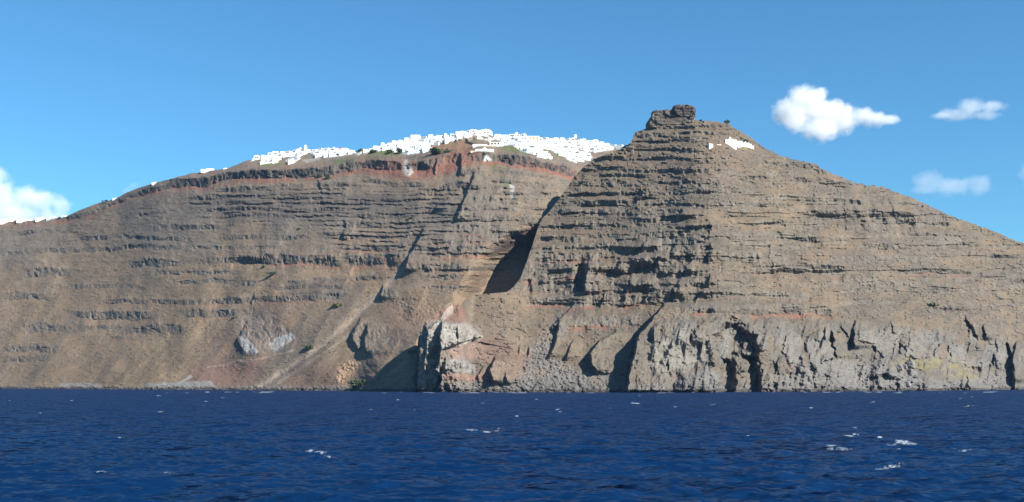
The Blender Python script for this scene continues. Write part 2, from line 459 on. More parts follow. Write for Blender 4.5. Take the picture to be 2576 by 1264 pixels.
# red and pink ash above and below the top lava bed
above = sstep(4, -16, V - vD + 12 + 6 * (n2 - .5))
C = mixc(C, .6 * sstep(-2, -8, V - vD + 9) * sstep(-26, -12, V - vD) * sstep(.4, .6, fbm(U / 60, V / 20, 54, 3)), PINK)
pinkzone = poly_mask(U, V, [(900, 404), (1010, 398), (1110, 384), (1180, 372), (1210, 385), (1180, 415), (1140, 436), (1080, 450), (1010, 452), (930, 440)], 10)
C = mixc(C, pinkzone * .85, PINK * np.array([1.0, .85, .8]))
zone_r = poly_mask(U, V, [(1250, 392), (1330, 400), (1420, 422), (1450, 430), (1440, 445), (1390, 440), (1280, 412)], 8)
C = mixc(C, zone_r * .8, PINK * np.array([.95, .75, .7]))
gz = poly_mask(U, V, [(905, 398), (930, 385), (960, 372), (1000, 378), (1060, 378), (1075, 384), (1000, 394), (930, 402)], 5)
for pts in ([(650, 414), (705, 410), (712, 416), (660, 420)], [(835, 404), (890, 398), (900, 410), (850, 414)], [(1250, 374), (1290, 366), (1320, 372), (1330, 388), (1280, 384)],
            [(1330, 378), (1360, 386), (1400, 402), (1390, 404), (1345, 394)], [(1385, 376), (1420, 388), (1442, 402), (1428, 406), (1400, 392)],
            [(1215, 402), (1240, 405), (1270, 425), (1266, 440), (1240, 425)], [(1258, 440), (1272, 445), (1290, 478), (1284, 484), (1270, 470)], [(1286, 490), (1300, 508), (1302, 522), (1292, 518)]):
    gz = np.maximum(gz, poly_mask(U, V, pts, 4))
C = mixc(C, gz * sstep(.30, .48, n2) * .9, GREEN)
C = mixc(C, .9 * poly_mask(U, V, [(1080, 364), (1165, 350), (1196, 362), (1172, 384), (1092, 388)], 5), OCHRE * (0.8 + .4 * 0.5))
# exposed rock
rk = np.clip(A.rock, 0, 1)
rv = fbm(U / 9, V / 30, 60, 3)
RC = ROCK * (0.75 + .7 * rv[..., None])
RC = mixc(RC, A.dark * (1 - .75 * pinkzone), ROCK_DARK * 1.05)
RC = mixc(RC, A.pale, ROCK_PALE)
C = mixc(C, rk * .92, 0) + RC * (np.clip(rk, 0, 1) * .92)[..., None]
C = mixc(C, pinkzone * .6 * sstep(.40, .6, fbm(U / 45, V / 14, 61, 3)), PINK * np.array([1.0, .8, .72]))
C = mixc(C, .62 * poly_mask(U + 60 * (n2 - .5), V + 22 * (n2 - .5), [(480, 508), (560, 486), (830, 480), (1060, 492), (1110, 520), (1060, 545), (860, 530), (840, 556), (600, 558), (520, 545)], 14) * (.55 + .45 * sstep(.4, .6, fbm(U / 40, V / 5, 67, 3))), ROCK_DARK * 1.35)
C = mixc(C, .5 * poly_mask(U + 40 * (n2 - .5), V + 20 * (n2 - .5), [(860, 700), (760, 708), (715, 735), (760, 750), (880, 745), (930, 730)], 12), ROCK_DARK * 1.6)
rust = poly_mask(U, V, [(560, 640), (1060, 610), (1330, 590), (1320, 720), (1100, 730), (900, 680), (600, 690)], 20) * sstep(.58, .70, fbm(U / 70, V / 6, 68, 3)) * (1 - .6 * rk)
C = mixc(C, .55 * rust, np.array([.20, .105, .075]))
C = mixc(C, A.red * .8, RED)
# the brick-red ash right under the top bed
rz = np.maximum.reduce([1.0 * np.exp(-((U - 610) / 60) ** 2), .9 * np.exp(-((U - 900) / 50) ** 2), 1.1 * sstep(920, 960, U) * sstep(1180, 1150, U), .8 * np.exp(-((U - 1185) / 30) ** 2),   .55 * sstep(1300, 1350, U), .55 + 0 * U])
under = sstep(6, 12, V - vD) * (1 - sstep(13, 27, V - vD + 16 * (n2 - .5))) * sstep(.28, .58, rz * (.35 + .9 * fbm(U / 30, V / 7, 66, 3)))
C = mixc(C, under * .75, RED)
# pale ash slides and streaks
pz = poly_mask(U + 40 * (n2 - .5), V + 30 * (n2 - .5), [(600, 800), (680, 785), (745, 850), (690, 892), (605, 886)], 10)
C = mixc(C, .4 * pz, np.array([.22, .175, .15]))
for pts, cc in (([(1018, 402), (1026, 402), (1040, 436), (1026, 446), (1012, 436)], PUMICE * .75), ([(1221, 392), (1228, 390), (1236, 404), (1216, 406)], PUMICE * 1.3),
                ([(1280, 458), (1296, 470), (1290, 500), (1286, 500)], PUMICE * .8), ([(760, 404), (800, 396), (806, 402), (770, 410)], PUMICE * .7),
                ([(601, 846), (622, 850), (650, 886), (640, 892), (612, 884)], PUMICE * .85), ([(676, 866), (700, 846), (738, 838), (742, 852), (690, 886)], PUMICE * .8),
                ([(455, 960), (480, 945), (485, 949), (440, 972)], PUMICE), ([(150, 964), (250, 966), (250, 974), (150, 972)], PUMICE * .6), ([(360, 966), (530, 958), (545, 974), (380, 976)], PUMICE * .62)):
    C = mixc(C, .85 * poly_mask(U + 8 * (n2 - .5), V, pts, 3.5), cc)
line = 4.5 * (fbm(U / 12, V / 12, 170, 3) - .3) + np.abs(V + 6 * (n2 - .5) - np.interp(U, [520, 560, 600, 660, 740], [926, 920, 908, 902, 882])) + 60 * ((U < 520) | (U > 740))
C = mixc(C, .7 * sstep(3.5, 1, line), PUMICE * .7 * np.array([1.1, .9, .85]))
C = mixc(C, orange_pile * .8, np.array([.36, .24, .15]))
C = mixc(C, strip * .75, SCREE)
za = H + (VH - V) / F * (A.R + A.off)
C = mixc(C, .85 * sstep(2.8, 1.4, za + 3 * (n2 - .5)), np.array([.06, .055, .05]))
pz = poly_mask(U + 40 * (n2 - .5), V + 30 * (n2 - .5), [(600, 800), (680, 785), (745, 850), (690, 892), (605, 886)], 10)

WALL_C = C

# the whitewashed and terraced part of the rim (lanes and yards between the houses)
VILLAGE = [
    [(631, 395), (683, 383), (693, 378), (756, 378), (768, 375), (780, 372), (870, 372), (886, 376), (899, 380), (899, 385), (883, 389), (849, 394), (836, 396), (797, 396), (792, 388),
     (780, 385), (762, 390), (753, 396), (742, 412), (728, 414), (727, 405), (742, 393), (711, 395), (704, 402), (698, 410), (669, 410), (665, 406), (650, 406), (630, 406)],
    [(899, 384), (921, 373), (963, 359), (1010, 350), (1038, 344), (1085, 343), (1130, 340), (1170, 330), (1190, 327), (1215, 323), (1236, 336), (1255, 333), (1285, 337), (1310, 337), (1345, 344),
     (1410, 346), (1470, 352), (1530, 358), (1560, 369), (1540, 378), (1519, 381), (1490, 386), (1448, 372), (1457, 385), (1486, 393), (1495, 398), (1464, 408), (1443, 408), (1428, 403),
     (1416, 392), (1398, 385), (1384, 377), (1360, 377), (1387, 396), (1387, 402), (1351, 396), (1348, 390), (1310, 380), (1287, 364), (1260, 368), (1218, 352), (1195, 350), (1172, 349),
     (1148, 352), (1105, 357), (1105, 366), (1086, 365), (1078, 380), (1055, 385), (1028, 390), (1012, 382), (960, 378), (921, 387), (899, 391)]]
white = np.maximum(poly_mask(U, V, VILLAGE[0], 2.0), poly_mask(U, V, VILLAGE[1], 2.0))
WALL_C = mixc(WALL_C, .75 * white * sstep(.40, .55, fbm(U / 7, V / 4, 99, 3)), np.array([.80, .79, .76]))
wall_obj = A.mesh('caldera_hill', WALL_C, GROUND, [(3, .3), (10, 1.2), (30, 4), (80, 10), (200, 25), (500, 70), (1000, 200), (1650, 420)])

# ------------------------------------------------------------------ the headland in front
B_SKY = [(1044, 992), (1049, 900), (1052, 850), (1057, 832), (1071, 803), (1090, 795), (1105, 785), (1120, 768), (1132, 761), (1150, 763), (1158, 768), (1172, 752), (1182, 744), (1230, 739), (1275, 735),
         (1292, 722), (1308, 702), (1318, 676), (1330, 645), (1341, 612), (1350, 585), (1357, 563), (1366, 548), (1378, 536), (1400, 510), (1425, 475), (1445, 443), (1470, 420), (1492, 402),
         (1530, 387), (1558, 377), (1572, 368), (1587, 361), (1592, 346), (1600, 331), (1618, 327), (1636, 319), (1660, 312), (1700, 306), (1745, 302), (1770, 304), (1800, 306), (1832, 309),
         (1842, 321), (1862, 331), (1885, 345), (1905, 360), (1930, 377), (1960, 390), (2000, 402), (2040, 410), (2055, 412), (2062, 422), (2085, 433), (2140, 455), (2180, 467), (2230, 473),
         (2270, 490), (2310, 505), (2350, 525), (2400, 547), (2440, 562), (2475, 572), (2510, 585), (2540, 600), (2576, 614), (2700, 670), (2950, 790)]
us = np.arange(1042, 2900, 1.15)
sky_b = table(us, B_SKY, 3) + sstep(1290, 1330, us) * (5.0 * (fbm(us / 13, us * 0, 15, 4) - .5) + 3.0 * (np.round(vnoise(us / 6, us * 0, 16) * 2) / 2 - .5))
B = Ground(us, sky_b,
           table(us, [(1040, 902), (1100, 890), (1180, 880), (1300, 872), (1450, 858), (1600, 850), (1800, 850), (1900, 872), (2100, 930), (2300, 1010), (2576, 1160), (2950, 1330)], 81),
           table(us, [(1040, .04), (1060, .06), (1130, .16), (1165, .25), (1182, .55), (1230, .54), (1280, .555), (1310, .575), (1345, .60), (1400, .60), (1450, .59), (1560, .565), (1640, .54), (1745, .515), (1835, .52), (1950, .56),
                      (2100, .62), (2300, .665), (2576, .73), (2950, .78)], 31), 640, 'rate')
U, V = B.U, B.V
B.bold = 1.6
B.R += 22 * (fbm(U / 150, V / 240, 22, 3) - .5) * sstep(985, 930, V) * sstep(1180, 1320, U)
B.off += sstep(940, 985, V) * 10 * (fbm(U / 20, V / 16, 26, 3) - .5)
# the arete that runs down the middle of the headland
ar = U - np.interp(V, [330, 430, 560, 640, 780], [1745, 1765, 1782, 1788, 1800])
B.R += np.where(ar < 0, .10 * np.minimum(-ar, 260), .015 * np.minimum(ar, 400)) * sstep(330, 450, V) * sstep(830, 760, V)

BB = [
    ([(1453, 516), (1510, 512), (1575, 513)], 15, 1, 0, 0), ([(1367, 533), (1450, 531), (1575, 532)], 13, 1, 0, 0), ([(1367, 574), (1440, 571), (1510, 573)], 11, .9, 0, 0),
    ([(1349, 604), (1400, 601), (1458, 603)], 16, 1, .1, 0), ([(1346, 627), (1470, 624), (1540, 613), (1600, 601)], 13, 1, 0, 0), ([(1332, 648), (1390, 645), (1450, 647), (1523, 640)], 20, 1, .5, 0),
    ([(1518, 629), (1580, 627), (1646, 626)], 20, 1.1, 0, 0), ([(1314, 684), (1380, 680), (1447, 683)], 38, 1.1, .9, 0), ([(1479, 682), (1560, 676), (1640, 672), (1670, 668)], 32, 1.2, .2, 0),
    ([(1302, 719), (1370, 717), (1447, 719)], 26, 1, .2, 0), ([(1474, 722), (1505, 720)], 26, 1.1, .1, 0), ([(1560, 727), (1600, 724), (1645, 722)], 22, 1.2, .2, 0),
    ([(1330, 760), (1380, 762), (1425, 756)], 24, 1, .8, 0), ([(1430, 765), (1500, 760), (1560, 757), (1650, 756)], 27, 1.2, .9, 0), ([(1398, 812), (1450, 808), (1530, 808), (1604, 806)], 27, 1.1, .9, 0),
    ([(1725, 781), (1780, 778), (1835, 780)], 20, 1, 1, .3), ([(1855, 781), (1950, 779), (2040, 781), (2104, 784)], 22, 1, 1, .2),
    ([(1800, 446), (1830, 443), (1862, 446)], 10, .9, 0, 0), ([(1865, 449), (1910, 446), (1950, 450)], 11, .9, 0, 0), ([(1747, 468), (1790, 465), (1830, 468)], 12, .9, 0, 0),
    ([(1757, 482), (1830, 478), (1890, 482)], 13, 1, 0, 0), ([(1580, 484), (1610, 480), (1646, 480)], 13, 1, 0, 0), ([(1570, 506), (1600, 500), (1640, 492)], 15, 1.2, 0, 0),
    ([(1645, 512), (1690, 508), (1720, 510)], 11, .9, 0, 0), ([(1640, 536), (1690, 532), (1728, 530)], 13, 1, 0, 0), ([(1590, 556), (1680, 550), (1745, 545)], 15, 1.1, 0, 0),
    ([(1690, 580), (1740, 574), (1790, 572)], 17, 1.1, 0, 0), ([(1590, 596), (1660, 590), (1735, 587)], 16, 1.1, 0, 0), ([(1645, 612), (1720, 606), (1790, 600)], 18, 1.1, 0, 0),
    ([(1570, 632), (1680, 622), (1799, 616)], 17, 1, 0, 0), ([(1640, 645), (1720, 641), (1790, 634)], 15, 1, 0, 0), ([(1585, 664), (1645, 661), (1712, 658)], 27, 1.2, 0, 0),
    ([(1725, 654), (1760, 648), (1800, 645)], 28, 1.2, 0, 0), ([(1796, 649), (1860, 646), (1935, 650)], 22, .9, 0, 0), ([(1888, 676), (1980, 673), (2070, 676), (2147, 682)], 21, .9, .2, 0),
    ([(1640, 696), (1700, 690), (1775, 686)], 19, 1.1, 0, 0), ([(1735, 716), (1760, 711), (1795, 710)], 25, 1.2, 0, 0), ([(1590, 728), (1640, 724), (1695, 722)], 22, 1.1, 0, 0),
    ([(1660, 750), (1720, 746), (1775, 742)], 24, 1.2, 0, 0), ([(1764, 742), (1860, 739), (1960, 742), (2030, 748)], 18, .8, .3, 0), ([(2010, 540), (2060, 537), (2110, 540)], 16, .9, 0, 0),
    ([(1870, 563), (1970, 560), (2080, 564)], 10, .8, 0, 0), ([(1970, 607), (2040, 604), (2119, 607)], 14, .9, 0, 0), ([(2033, 509), (2110, 506), (2190, 512)], 13, 1, 0, 0),
    ([(2045, 530), (2140, 527), (2233, 533)], 6, .9, 0, .3), ([(2050, 545), (2150, 545), (2300, 551), (2390, 556)], 25, 1, 0, .1), ([(2119, 578), (2190, 576), (2270, 580)], 10, .8, 0, 0),
    ([(2195, 622), (2273, 620)], 14, .8, 0, 0), ([(2313, 612), (2380, 609), (2450, 614)], 14, .8, 0, 0), ([(2259, 685), (2340, 681), (2434, 686)], 12, .9, .4, .4),
    ([(2133, 716), (2220, 713), (2307, 718)], 13, .7, 0, 0), ([(2340, 726), (2395, 728)], 12, .9, 0, .3), ([(2362, 778), (2400, 776), (2448, 778)], 14, 1, .1, .2),
    ([(1500, 445), (1560, 440), (1620, 444)], 9, .8, 0, .1), ([(1480, 470), (1540, 466), (1600, 468)], 9, .8, 0, .1), ([(1440, 492), (1520, 488), (1570, 492)], 10, .9, 0, 0),
    ([(1620, 400), (1680, 396), (1740, 400)], 8, .7, 0, 0), ([(1640, 360), (1700, 354), (1760, 358)], 9, .9, 0, .1), ([(1600, 345), (1640, 340), (1690, 342)], 10, 1, 0, 0), ([(1690, 336), (1760, 332), (1830, 336)], 8, .9, 0, .2),
    ([(1860, 350), (1890, 362)], 10, .7, 0, 0), ([(1920, 410), (1990, 414), (2060, 424)], 11, .7, 0, 0), ([(1980, 452), (2060, 456), (2150, 470)], 12, .8, 0, 0), ([(1900, 500), (1990, 498), (2040, 504)], 10, .7, 0, .1),
    ([(1800, 516), (1870, 512), (1940, 516)], 12, .8, 0, .1), ([(1820, 540), (1880, 538)], 18, .9, 0, .1), ([(1830, 590), (1930, 586), (1990, 590)], 9, .6, 0, .1), ([(1840, 615), (1930, 618)], 10, .6, 0, 0), ([(2160, 660), (2260, 656), (2330, 660)], 9, .5, 0, .1),
    ([(2430, 640), (2500, 644), (2560, 650)], 11, .7, 0, .2), ([(2440, 690), (2520, 700), (2600, 712)], 12, .7, 0, .2), ([(2180, 500), (2260, 510), (2330, 524)], 8, .7, 0, .2), ([(2280, 585), (2360, 590), (2440, 600)], 9, .6, 0, .2),
]
for pts, th, s_, rd, dk in BB:
    B.band(pts, th * (1.15 if pts[0][0] > 1800 else 1), s_ * (1.5 if pts[0][0] > 1800 else 1), red=rd, dark=dk, gaps=.35)
# thin beds, broken, all over the slope
gate = sstep(1300, 1380, U) * sstep(795, 760, V) * (.85 + .15 * sstep(1830, 1740, U))
gate = gate * (1 - poly_mask(U, V, [(1770, 330), (1905, 335), (1920, 392), (1770, 388)], 6))
B.beds(gate * (1 + .3 * sstep(1780, 1900, U)), 28, .012, 70, 5.0, run=90, lo=.40)
B.beds(gate * .35, 13, .02, 75, 2.0, run=60, lo=.45)
# lower sea cliff of massive grey rock
cl = poly_mask(U + 14 * (fbm(U / 25, V / 25, 80, 3) - .5), V + 22 * (fbm(U / 22, V / 30, 81, 3) - .5),
               [(1578, 1000), (1590, 900), (1612, 862), (1640, 830), (1690, 806), (1780, 806), (1840, 800), (1930, 812), (2050, 808), (2140, 812), (2280, 822), (2400, 838), (2480, 850), (2560, 856), (2900, 880), (2900, 1000)], 9)
B.off += cl * sstep(800, 980, V) * 26 - 13 * cl                # steeper than the slope above
flute = fbm((U + .25 * V) / 34, V / 70, 82, 4)
B.off += cl * (24 * (flute - .5) + 5 * np.abs(2 * vnoise((U + .2 * V) / 21, V / 55, 83) - 1) + 2 * (fbm(U / 10, V / 14, 85, 3) - .5))
sm = poly_mask(U, V, [(1640, 870), (1709, 830), (1790, 855), (1772, 905), (1719, 935), (1670, 950), (1632, 915)], 16)
B.off -= 5 * sm
B.rock = np.maximum(B.rock, cl * (.05 + .5 * sstep(.4, .6, fbm(U / 30, V / 30, 84, 3))) * (1 - .6 * sm))
# ribs, spurs and recesses
B.step([(1668, 768), (1652, 786), (1625, 822), (1602, 850), (1592, 900), (1580, 950), (1574, 990)], 42, 190, soft=3, rough=5, rock=.2)
B.hollow([(1798, 866), (1810, 834), (1834, 812), (1850, 806), (1866, 838), (1868, 872), (1842, 905), (1806, 900)], 20, soft=11, rough=12)
B.hollow([(1866, 842), (1892, 838), (1905, 868), (1900, 912), (1872, 908)], 16, soft=10, rough=12)
B.hollow([(1816, 905), (1846, 915), (1850, 995), (1810, 995)], 20, soft=8, rough=10)
B.hollow([(1868, 898), (1902, 900), (1908, 995), (1862, 995)], 20, soft=8, rough=10)
B.hollow([(2210, 900), (2300, 878), (2400, 900), (2470, 985), (2180, 990)], -20, soft=26, rough=10)
B.hollow([(1950, 985), (1990, 940), (2060, 915), (2130, 940), (2160, 985)], -12, soft=22, rough=10)
B.hollow([(1690, 985), (1720, 950), (1780, 935), (1815, 960), (1812, 990)], -10, soft=14, rough=8)
for pts, dd, ww in (([(2078, 824), (2074, 856)], 10, 24), ([(2088, 834), (2098, 866), (2103, 900)], 11, 40), ([(2154, 808), (2147, 842), (2149, 874)], 13, 50), ([(2118, 820), (2136, 852)], 7, 22),
                    ([(2242, 810), (2247, 840)], 8, 30), ([(2262, 860), (2269, 890)], 9, 34), ([(2288, 853), (2282, 878)], 7, 24), ([(2532, 860), (2545, 900), (2551, 960)], 16, 60), ([(2503, 888), (2498, 918)], 9, 24),
                    ([(2474, 818), (2480, 852)], 12, 40), ([(2442, 828), (2436, 846)], 9, 22), ([(2360, 868), (2352, 900)], 7, 40), ([(1745, 830), (1738, 862)], 5, 30), ([(1684, 905), (1678, 935)], 6, 16), ([(1958, 905), (1952, 940)], 7, 26), ([(2018, 885), (2022, 925)], 6, 30)):
    B.step(pts, dd, ww, soft=2, rough=8, fade=7, rock=.3)
faces = np.zeros_like(U)
for pts in ([(1975, 843), (2003, 834), (2022, 855), (2017, 934), (1989, 922), (1972, 888)], [(2024, 855), (2064, 827), (2092, 864), (2101, 899), (2073, 911), (2045, 930)], [(2157, 832), (2267, 827), (2260, 855), (2199, 864), (2157, 855)],
            [(2195, 860), (2262, 855), (2259, 883), (2222, 897), (2203, 883)], [(2269, 855), (2302, 850), (2330, 874), (2348, 888), (2313, 904), (2278, 892)], [(2388, 869), (2418, 869), (2441, 902), (2497, 916), (2465, 930), (2395, 911)],
            [(2507, 860), (2535, 855), (2530, 934), (2509, 925)], [(1880, 850), (1902, 830), (1935, 850), (1925, 880), (1905, 880)], [(1915, 930), (1960, 940), (1955, 980), (1915, 982)]):
    faces = np.maximum(faces, poly_mask(U + 16 * (fbm(U / 12, V / 14, 210, 3) - .5), V + 16 * (fbm(U / 12, V / 14, 211, 3) - .5), pts, 3.5))
B.off -= faces * 5
B.rock *= 1 - .45 * faces
B.step([(2555, 862), (2548, 900), (2552, 985)], 14, 60); B.step([(2430, 800), (2445, 826), (2460, 850)], 13, 60)
B.step([(2430, 940), (2440, 985)], 9, 40); B.hollow([(2190, 950), (2230, 942), (2262, 955), (2258, 985), (2180, 985)], 14, soft=5)
B.step([(1480, 664), (1472, 690), (1468, 735)], 22, 60, rough=4, rock=.8)
B.hollow([(1447, 668), (1474, 668), (1468, 732), (1450, 730)], 14, soft=4)
B.step([(1442, 768), (1420, 790), (1384, 824)], 14, 50, rough=4)
B.step([(1408, 808), (1398, 850), (1382, 898)], 12, 60, rough=4, rock=.3)
B.step([(1440, 858), (1430, 880), (1426, 905)], 7, 30, rock=.4)
B.step([(1548, 836), (1506, 858), (1482, 890), (1486, 914), (1500, 936)], 17, 46, rough=4, rock=.8)
B.step([(1246, 902), (1234, 930), (1238, 962)], 18, 45, rough=5, rock=.9)
B.step([(1272, 940), (1278, 965)], 7, 18, rock=.8)
B.step([(1205, 860), (1240, 850), (1270, 856), (1300, 880)], 2, 40)
B.step([(1330, 870), (1326, 895)], 6, 14, rock=.6); B.step([(1306, 872), (1304, 890)], 5, 12, rock=.6)
for pts in ([(1622, 470), (1604, 500), (1575, 530)], [(1715, 530), (1690, 560)], [(1790, 560), (1776, 600)], [(1795, 610), (1778, 660)], [(1700, 600), (1690, 640)], [(1630, 600), (1610, 640)], [(1660, 650), (1640, 690)], [(1742, 640), (1722, 690)],
            [(1790, 690), (1772, 720)], [(1712, 700), (1690, 760)], [(1640, 720), (1622, 760)], [(1765, 730), (1745, 770)], [(1560, 650), (1545, 690)], [(1590, 690), (1572, 740)], [(1520, 740), (1506, 780)], [(1575, 740), (1560, 770)]):
    B.step(pts, 8, 26, soft=4, rough=13, fade=8, rock=.5)
# the pale pinnacle at the water
pin = poly_mask(U, V, [(1042, 1000), (1046, 830), (1090, 790), (1130, 755), (1162, 764), (1166, 790), (1205, 830), (1214, 850), (1150, 880), (1200, 930), (1210, 960), (1180, 1000)], 7)
B.rock = np.maximum(B.rock, pin * (.45 + .5 * fbm(U / 18, V / 22, 91, 2)))
B.off -= pin * 14 * (fbm(U / 20, V / 26, 92, 4) - .45)
block = poly_mask(U + 8 * (fbm(U / 10, V / 10, 95, 3) - .5), V + 8 * (fbm(U / 10, V / 10, 96, 3) - .5), [(1056, 846), (1100, 808), (1130, 810), (1175, 815), (1212, 846), (1150, 868), (1112, 880), (1098, 995), (1044, 995)], 2.5)
B.off -= block * 7
B.step([(1112, 812), (1106, 850), (1106, 905), (1096, 930), (1110, 955), (1098, 985)], 17, 90, soft=2, rough=4, rock=.4)
B.step([(1150, 830), (1153, 850), (1152, 872)], 6, 30, soft=2, rough=2); B.step([(1178, 842), (1180, 858)], 5, 25, soft=2, rough=2)
B.step([(1075, 830), (1072, 880), (1066, 940)], 7, 14, soft=2, rough=3)
B.step([(1215, 925), (1200, 945), (1206, 962)], 6, 30, rough=3)
B.step([(1120, 905), (1118, 938)], 7, 60, soft=2, rough=3)

shore = sstep(955, 972, V + 10 * (fbm(U / 18, V / 9, 33, 3) - .5))
apron = poly_mask(U, V, [(1400, 800), (1424, 830), (1388, 900), (1470, 940), (1540, 930), (1560, 1000), (1180, 1000), (1290, 960), (1350, 860)], 12)
rub = np.maximum(poly_mask(U, V, [(1690, 960), (1780, 925), (1816, 945), (1822, 1000), (1690, 1000)], 8), poly_mask(U, V, [(1960, 950), (2080, 900), (2200, 910), (2360, 960), (2540, 930), (2560, 1000), (1960, 1000)], 16))
pile = poly_mask(U, V, [(1110, 985), (1150, 962), (1185, 978), (1180, 1000), (1100, 1000)], 5)
B.loose = np.maximum.reduce([shore * .8, apron, rub, pile, .25 * sstep(.55, .7, fbm(U / 60, V / 30, 34, 3)) * sstep(1200, 1300, U)])
B.finish_relief(joint=.85, seed=41, knobs=1.0)

n1 = fbm(U / 110, V / 55, 150, 4)
n2 = fbm(U / 22, V / 12, 151, 4)
BS = np.array([.164, .123, .084])
C = BS + (SOIL_GREY * .76 - BS) * sstep(.36, .64, n1)[..., None]
diag = fbm((U - V * 1.9) / 60, (V + U * .5) / 30, 152, 4)
C = mixc(C, .42 * sstep(1780, 1900, U) * sstep(.5, .68, diag), STRAW * .85)
C = mixc(C, .35 * sstep(.55, .7, n2), np.array([.15, .112, .078]))
C = mixc(C, .5 * sstep(.58, .72, fbm(U / 16, V / 9, 153, 3)), np.array([.115, .105, .078]))
C = mixc(C, .45 * poly_mask(U, V, [(1180, 745), (1290, 735), (1400, 760), (1400, 830), (1330, 900), (1220, 900), (1170, 800)], 16), SOIL * 1.12)
C = mixc(C, .4 * poly_mask(U, V, [(1590, 390), (1800, 360), (1900, 420), (1850, 480), (1650, 440)], 30), np.array([.19, .13, .09]))
rk = np.clip(B.rock, 0, 1)
rv = fbm(U / 8, V / 26, 160, 3)
RC = ROCK * 1.08 * (0.7 + .75 * rv[..., None])
RC = mixc(RC, .35 * sstep(.5, .7, fbm(U / 13, V / 13, 161, 3)), np.array([.21, .18, .13]))
RC = mixc(RC, B.dark, ROCK_DARK)
C = C * (1 - rk * .9)[..., None] + RC * (rk * .9)[..., None]
gc = fbm((U + .2 * V) / 22, V / 60, 162, 4)
C = mixc(C, cl * (1 - .8 * sstep(.42, .58, fbm(U / 40, V / 25, 163, 3))), ROCK_PALE * np.array([.45, .42, .375]))
C = mixc(C, cl * sstep(.50, .64, gc) * .7 * sstep(960, 900, V) * sstep(800, 850, V), ROCK_PALE * .58)
C = mixc(C, faces * (.55 + .4 * sstep(.4, .6, fbm(U / 14, V / 20, 212, 3))), np.array([.180, .166, .146]))
C = mixc(C, sm * .85, np.array([.205, .188, .162]))
C = mixc(C, .75 * cl * sstep(905, 950, V) * sstep(.45, .6, fbm(U / 30, V / 18, 164, 3)), SOIL_GREY * .9)
C = mixc(C, B.red * .85, RED * 1.05)
pv_ = (.62 + .76 * fbm(U / 8, V / 14, 220, 4))[..., None]
# pinnacle: pale block over pink ash, rusty top
C = mixc(C, pin * .7, np.array([.20, .165, .14]))
C = mixc(C, .85 * poly_mask(U + 18 * (n2 - .5), V + 10 * (n2 - .5), [(1058, 850), (1100, 810), (1130, 812), (1175, 815), (1212, 846), (1150, 868), (1110, 880), (1098, 990), (1050, 990)], 5), np.array([.265, .245, .215]) * pv_)
C = mixc(C, .85 * poly_mask(U + 16 * (n2 - .5), V, [(1110, 908), (1170, 900), (1195, 925), (1196, 938), (1112, 938)], 5), np.array([.24, .225, .205]) * pv_)
C = mixc(C, .8 * poly_mask(U + 26 * (n2 - .5), V + 14 * (n2 - .5), [(1070, 806), (1128, 760), (1162, 762), (1166, 790), (1178, 812), (1140, 810), (1098, 806)], 4), np.array([.20, .112, .08]))
C = mixc(C, .85 * poly_mask(U + 5 * (n2 - .5), V, [(1128, 772), (1140, 768), (1138, 790), (1112, 812), (1100, 812)], 3), np.array([.34, .29, .25]))
C = mixc(C, .75 * poly_mask(U + 26 * (n2 - .5), V + 14 * (n2 - .5), [(1120, 885), (1210, 852), (1240, 850), (1260, 880), (1235, 915), (1200, 905), (1140, 900)], 7), np.array([.25, .17, .135]))
C = mixc(C, .7 * poly_mask(U + 26 * (n2 - .5), V + 14 * (n2 - .5), [(1214, 846), (1270, 850), (1295, 880), (1260, 905), (1225, 890)], 8), np.array([.14, .09, .07]))
C = mixc(C, .7 * poly_mask(U + 26 * (n2 - .5), V + 14 * (n2 - .5), [(1120, 942), (1230, 940), (1240, 956), (1120, 958)], 5), np.array([.24, .14, .105]))
ln = 3.5 * (fbm(U / 9, V / 9, 171, 3) - .3) + np.abs(V - np.interp(U, [1105, 1160, 1215], [879, 868, 846])) + 60 * ((U < 1105) | (U > 1215))
C = mixc(C, .8 * sstep(3, 1, ln), np.array([.38, .35, .31]))
C = mixc(C, pile * .8, np.array([.36, .31, .28]))
C = mixc(C, .8 * np.maximum(apron, rub), SCREE)
C = mixc(C, .5 * apron * sstep(.5, .65, fbm(U / 34, V / 20, 165, 3)), SOIL)
C = mixc(C, shore * .7, SCREE * .85)
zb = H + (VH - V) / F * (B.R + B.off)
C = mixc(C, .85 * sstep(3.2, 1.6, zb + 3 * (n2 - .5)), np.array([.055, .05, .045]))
C = mixc(C, .5 * poly_mask(U, V, [(1200, 860), (1330, 880), (1330, 945), (1220, 960)], 12), np.array([.22, .15, .11]))
C = mixc(C, .6 * poly_mask(U, V, [(2230, 920), (2330, 880), (2420, 905), (2470, 960), (2330, 935)], 12) * sstep(.45, .6, n2), np.array([.22, .19, .09]))
C = mixc(C, .6 * poly_mask(U, V, [(1862, 372), (1878, 370), (1884, 376), (1864, 378)], 3), np.array([.24, .19, .07]))
B.mesh('headland_hill', C, GROUND, [(1.5, .6), (4, 2.4), (9, 6), (18, 13), (34, 26), (60, 46), (110, 88), (190, 155), (320, 300)])
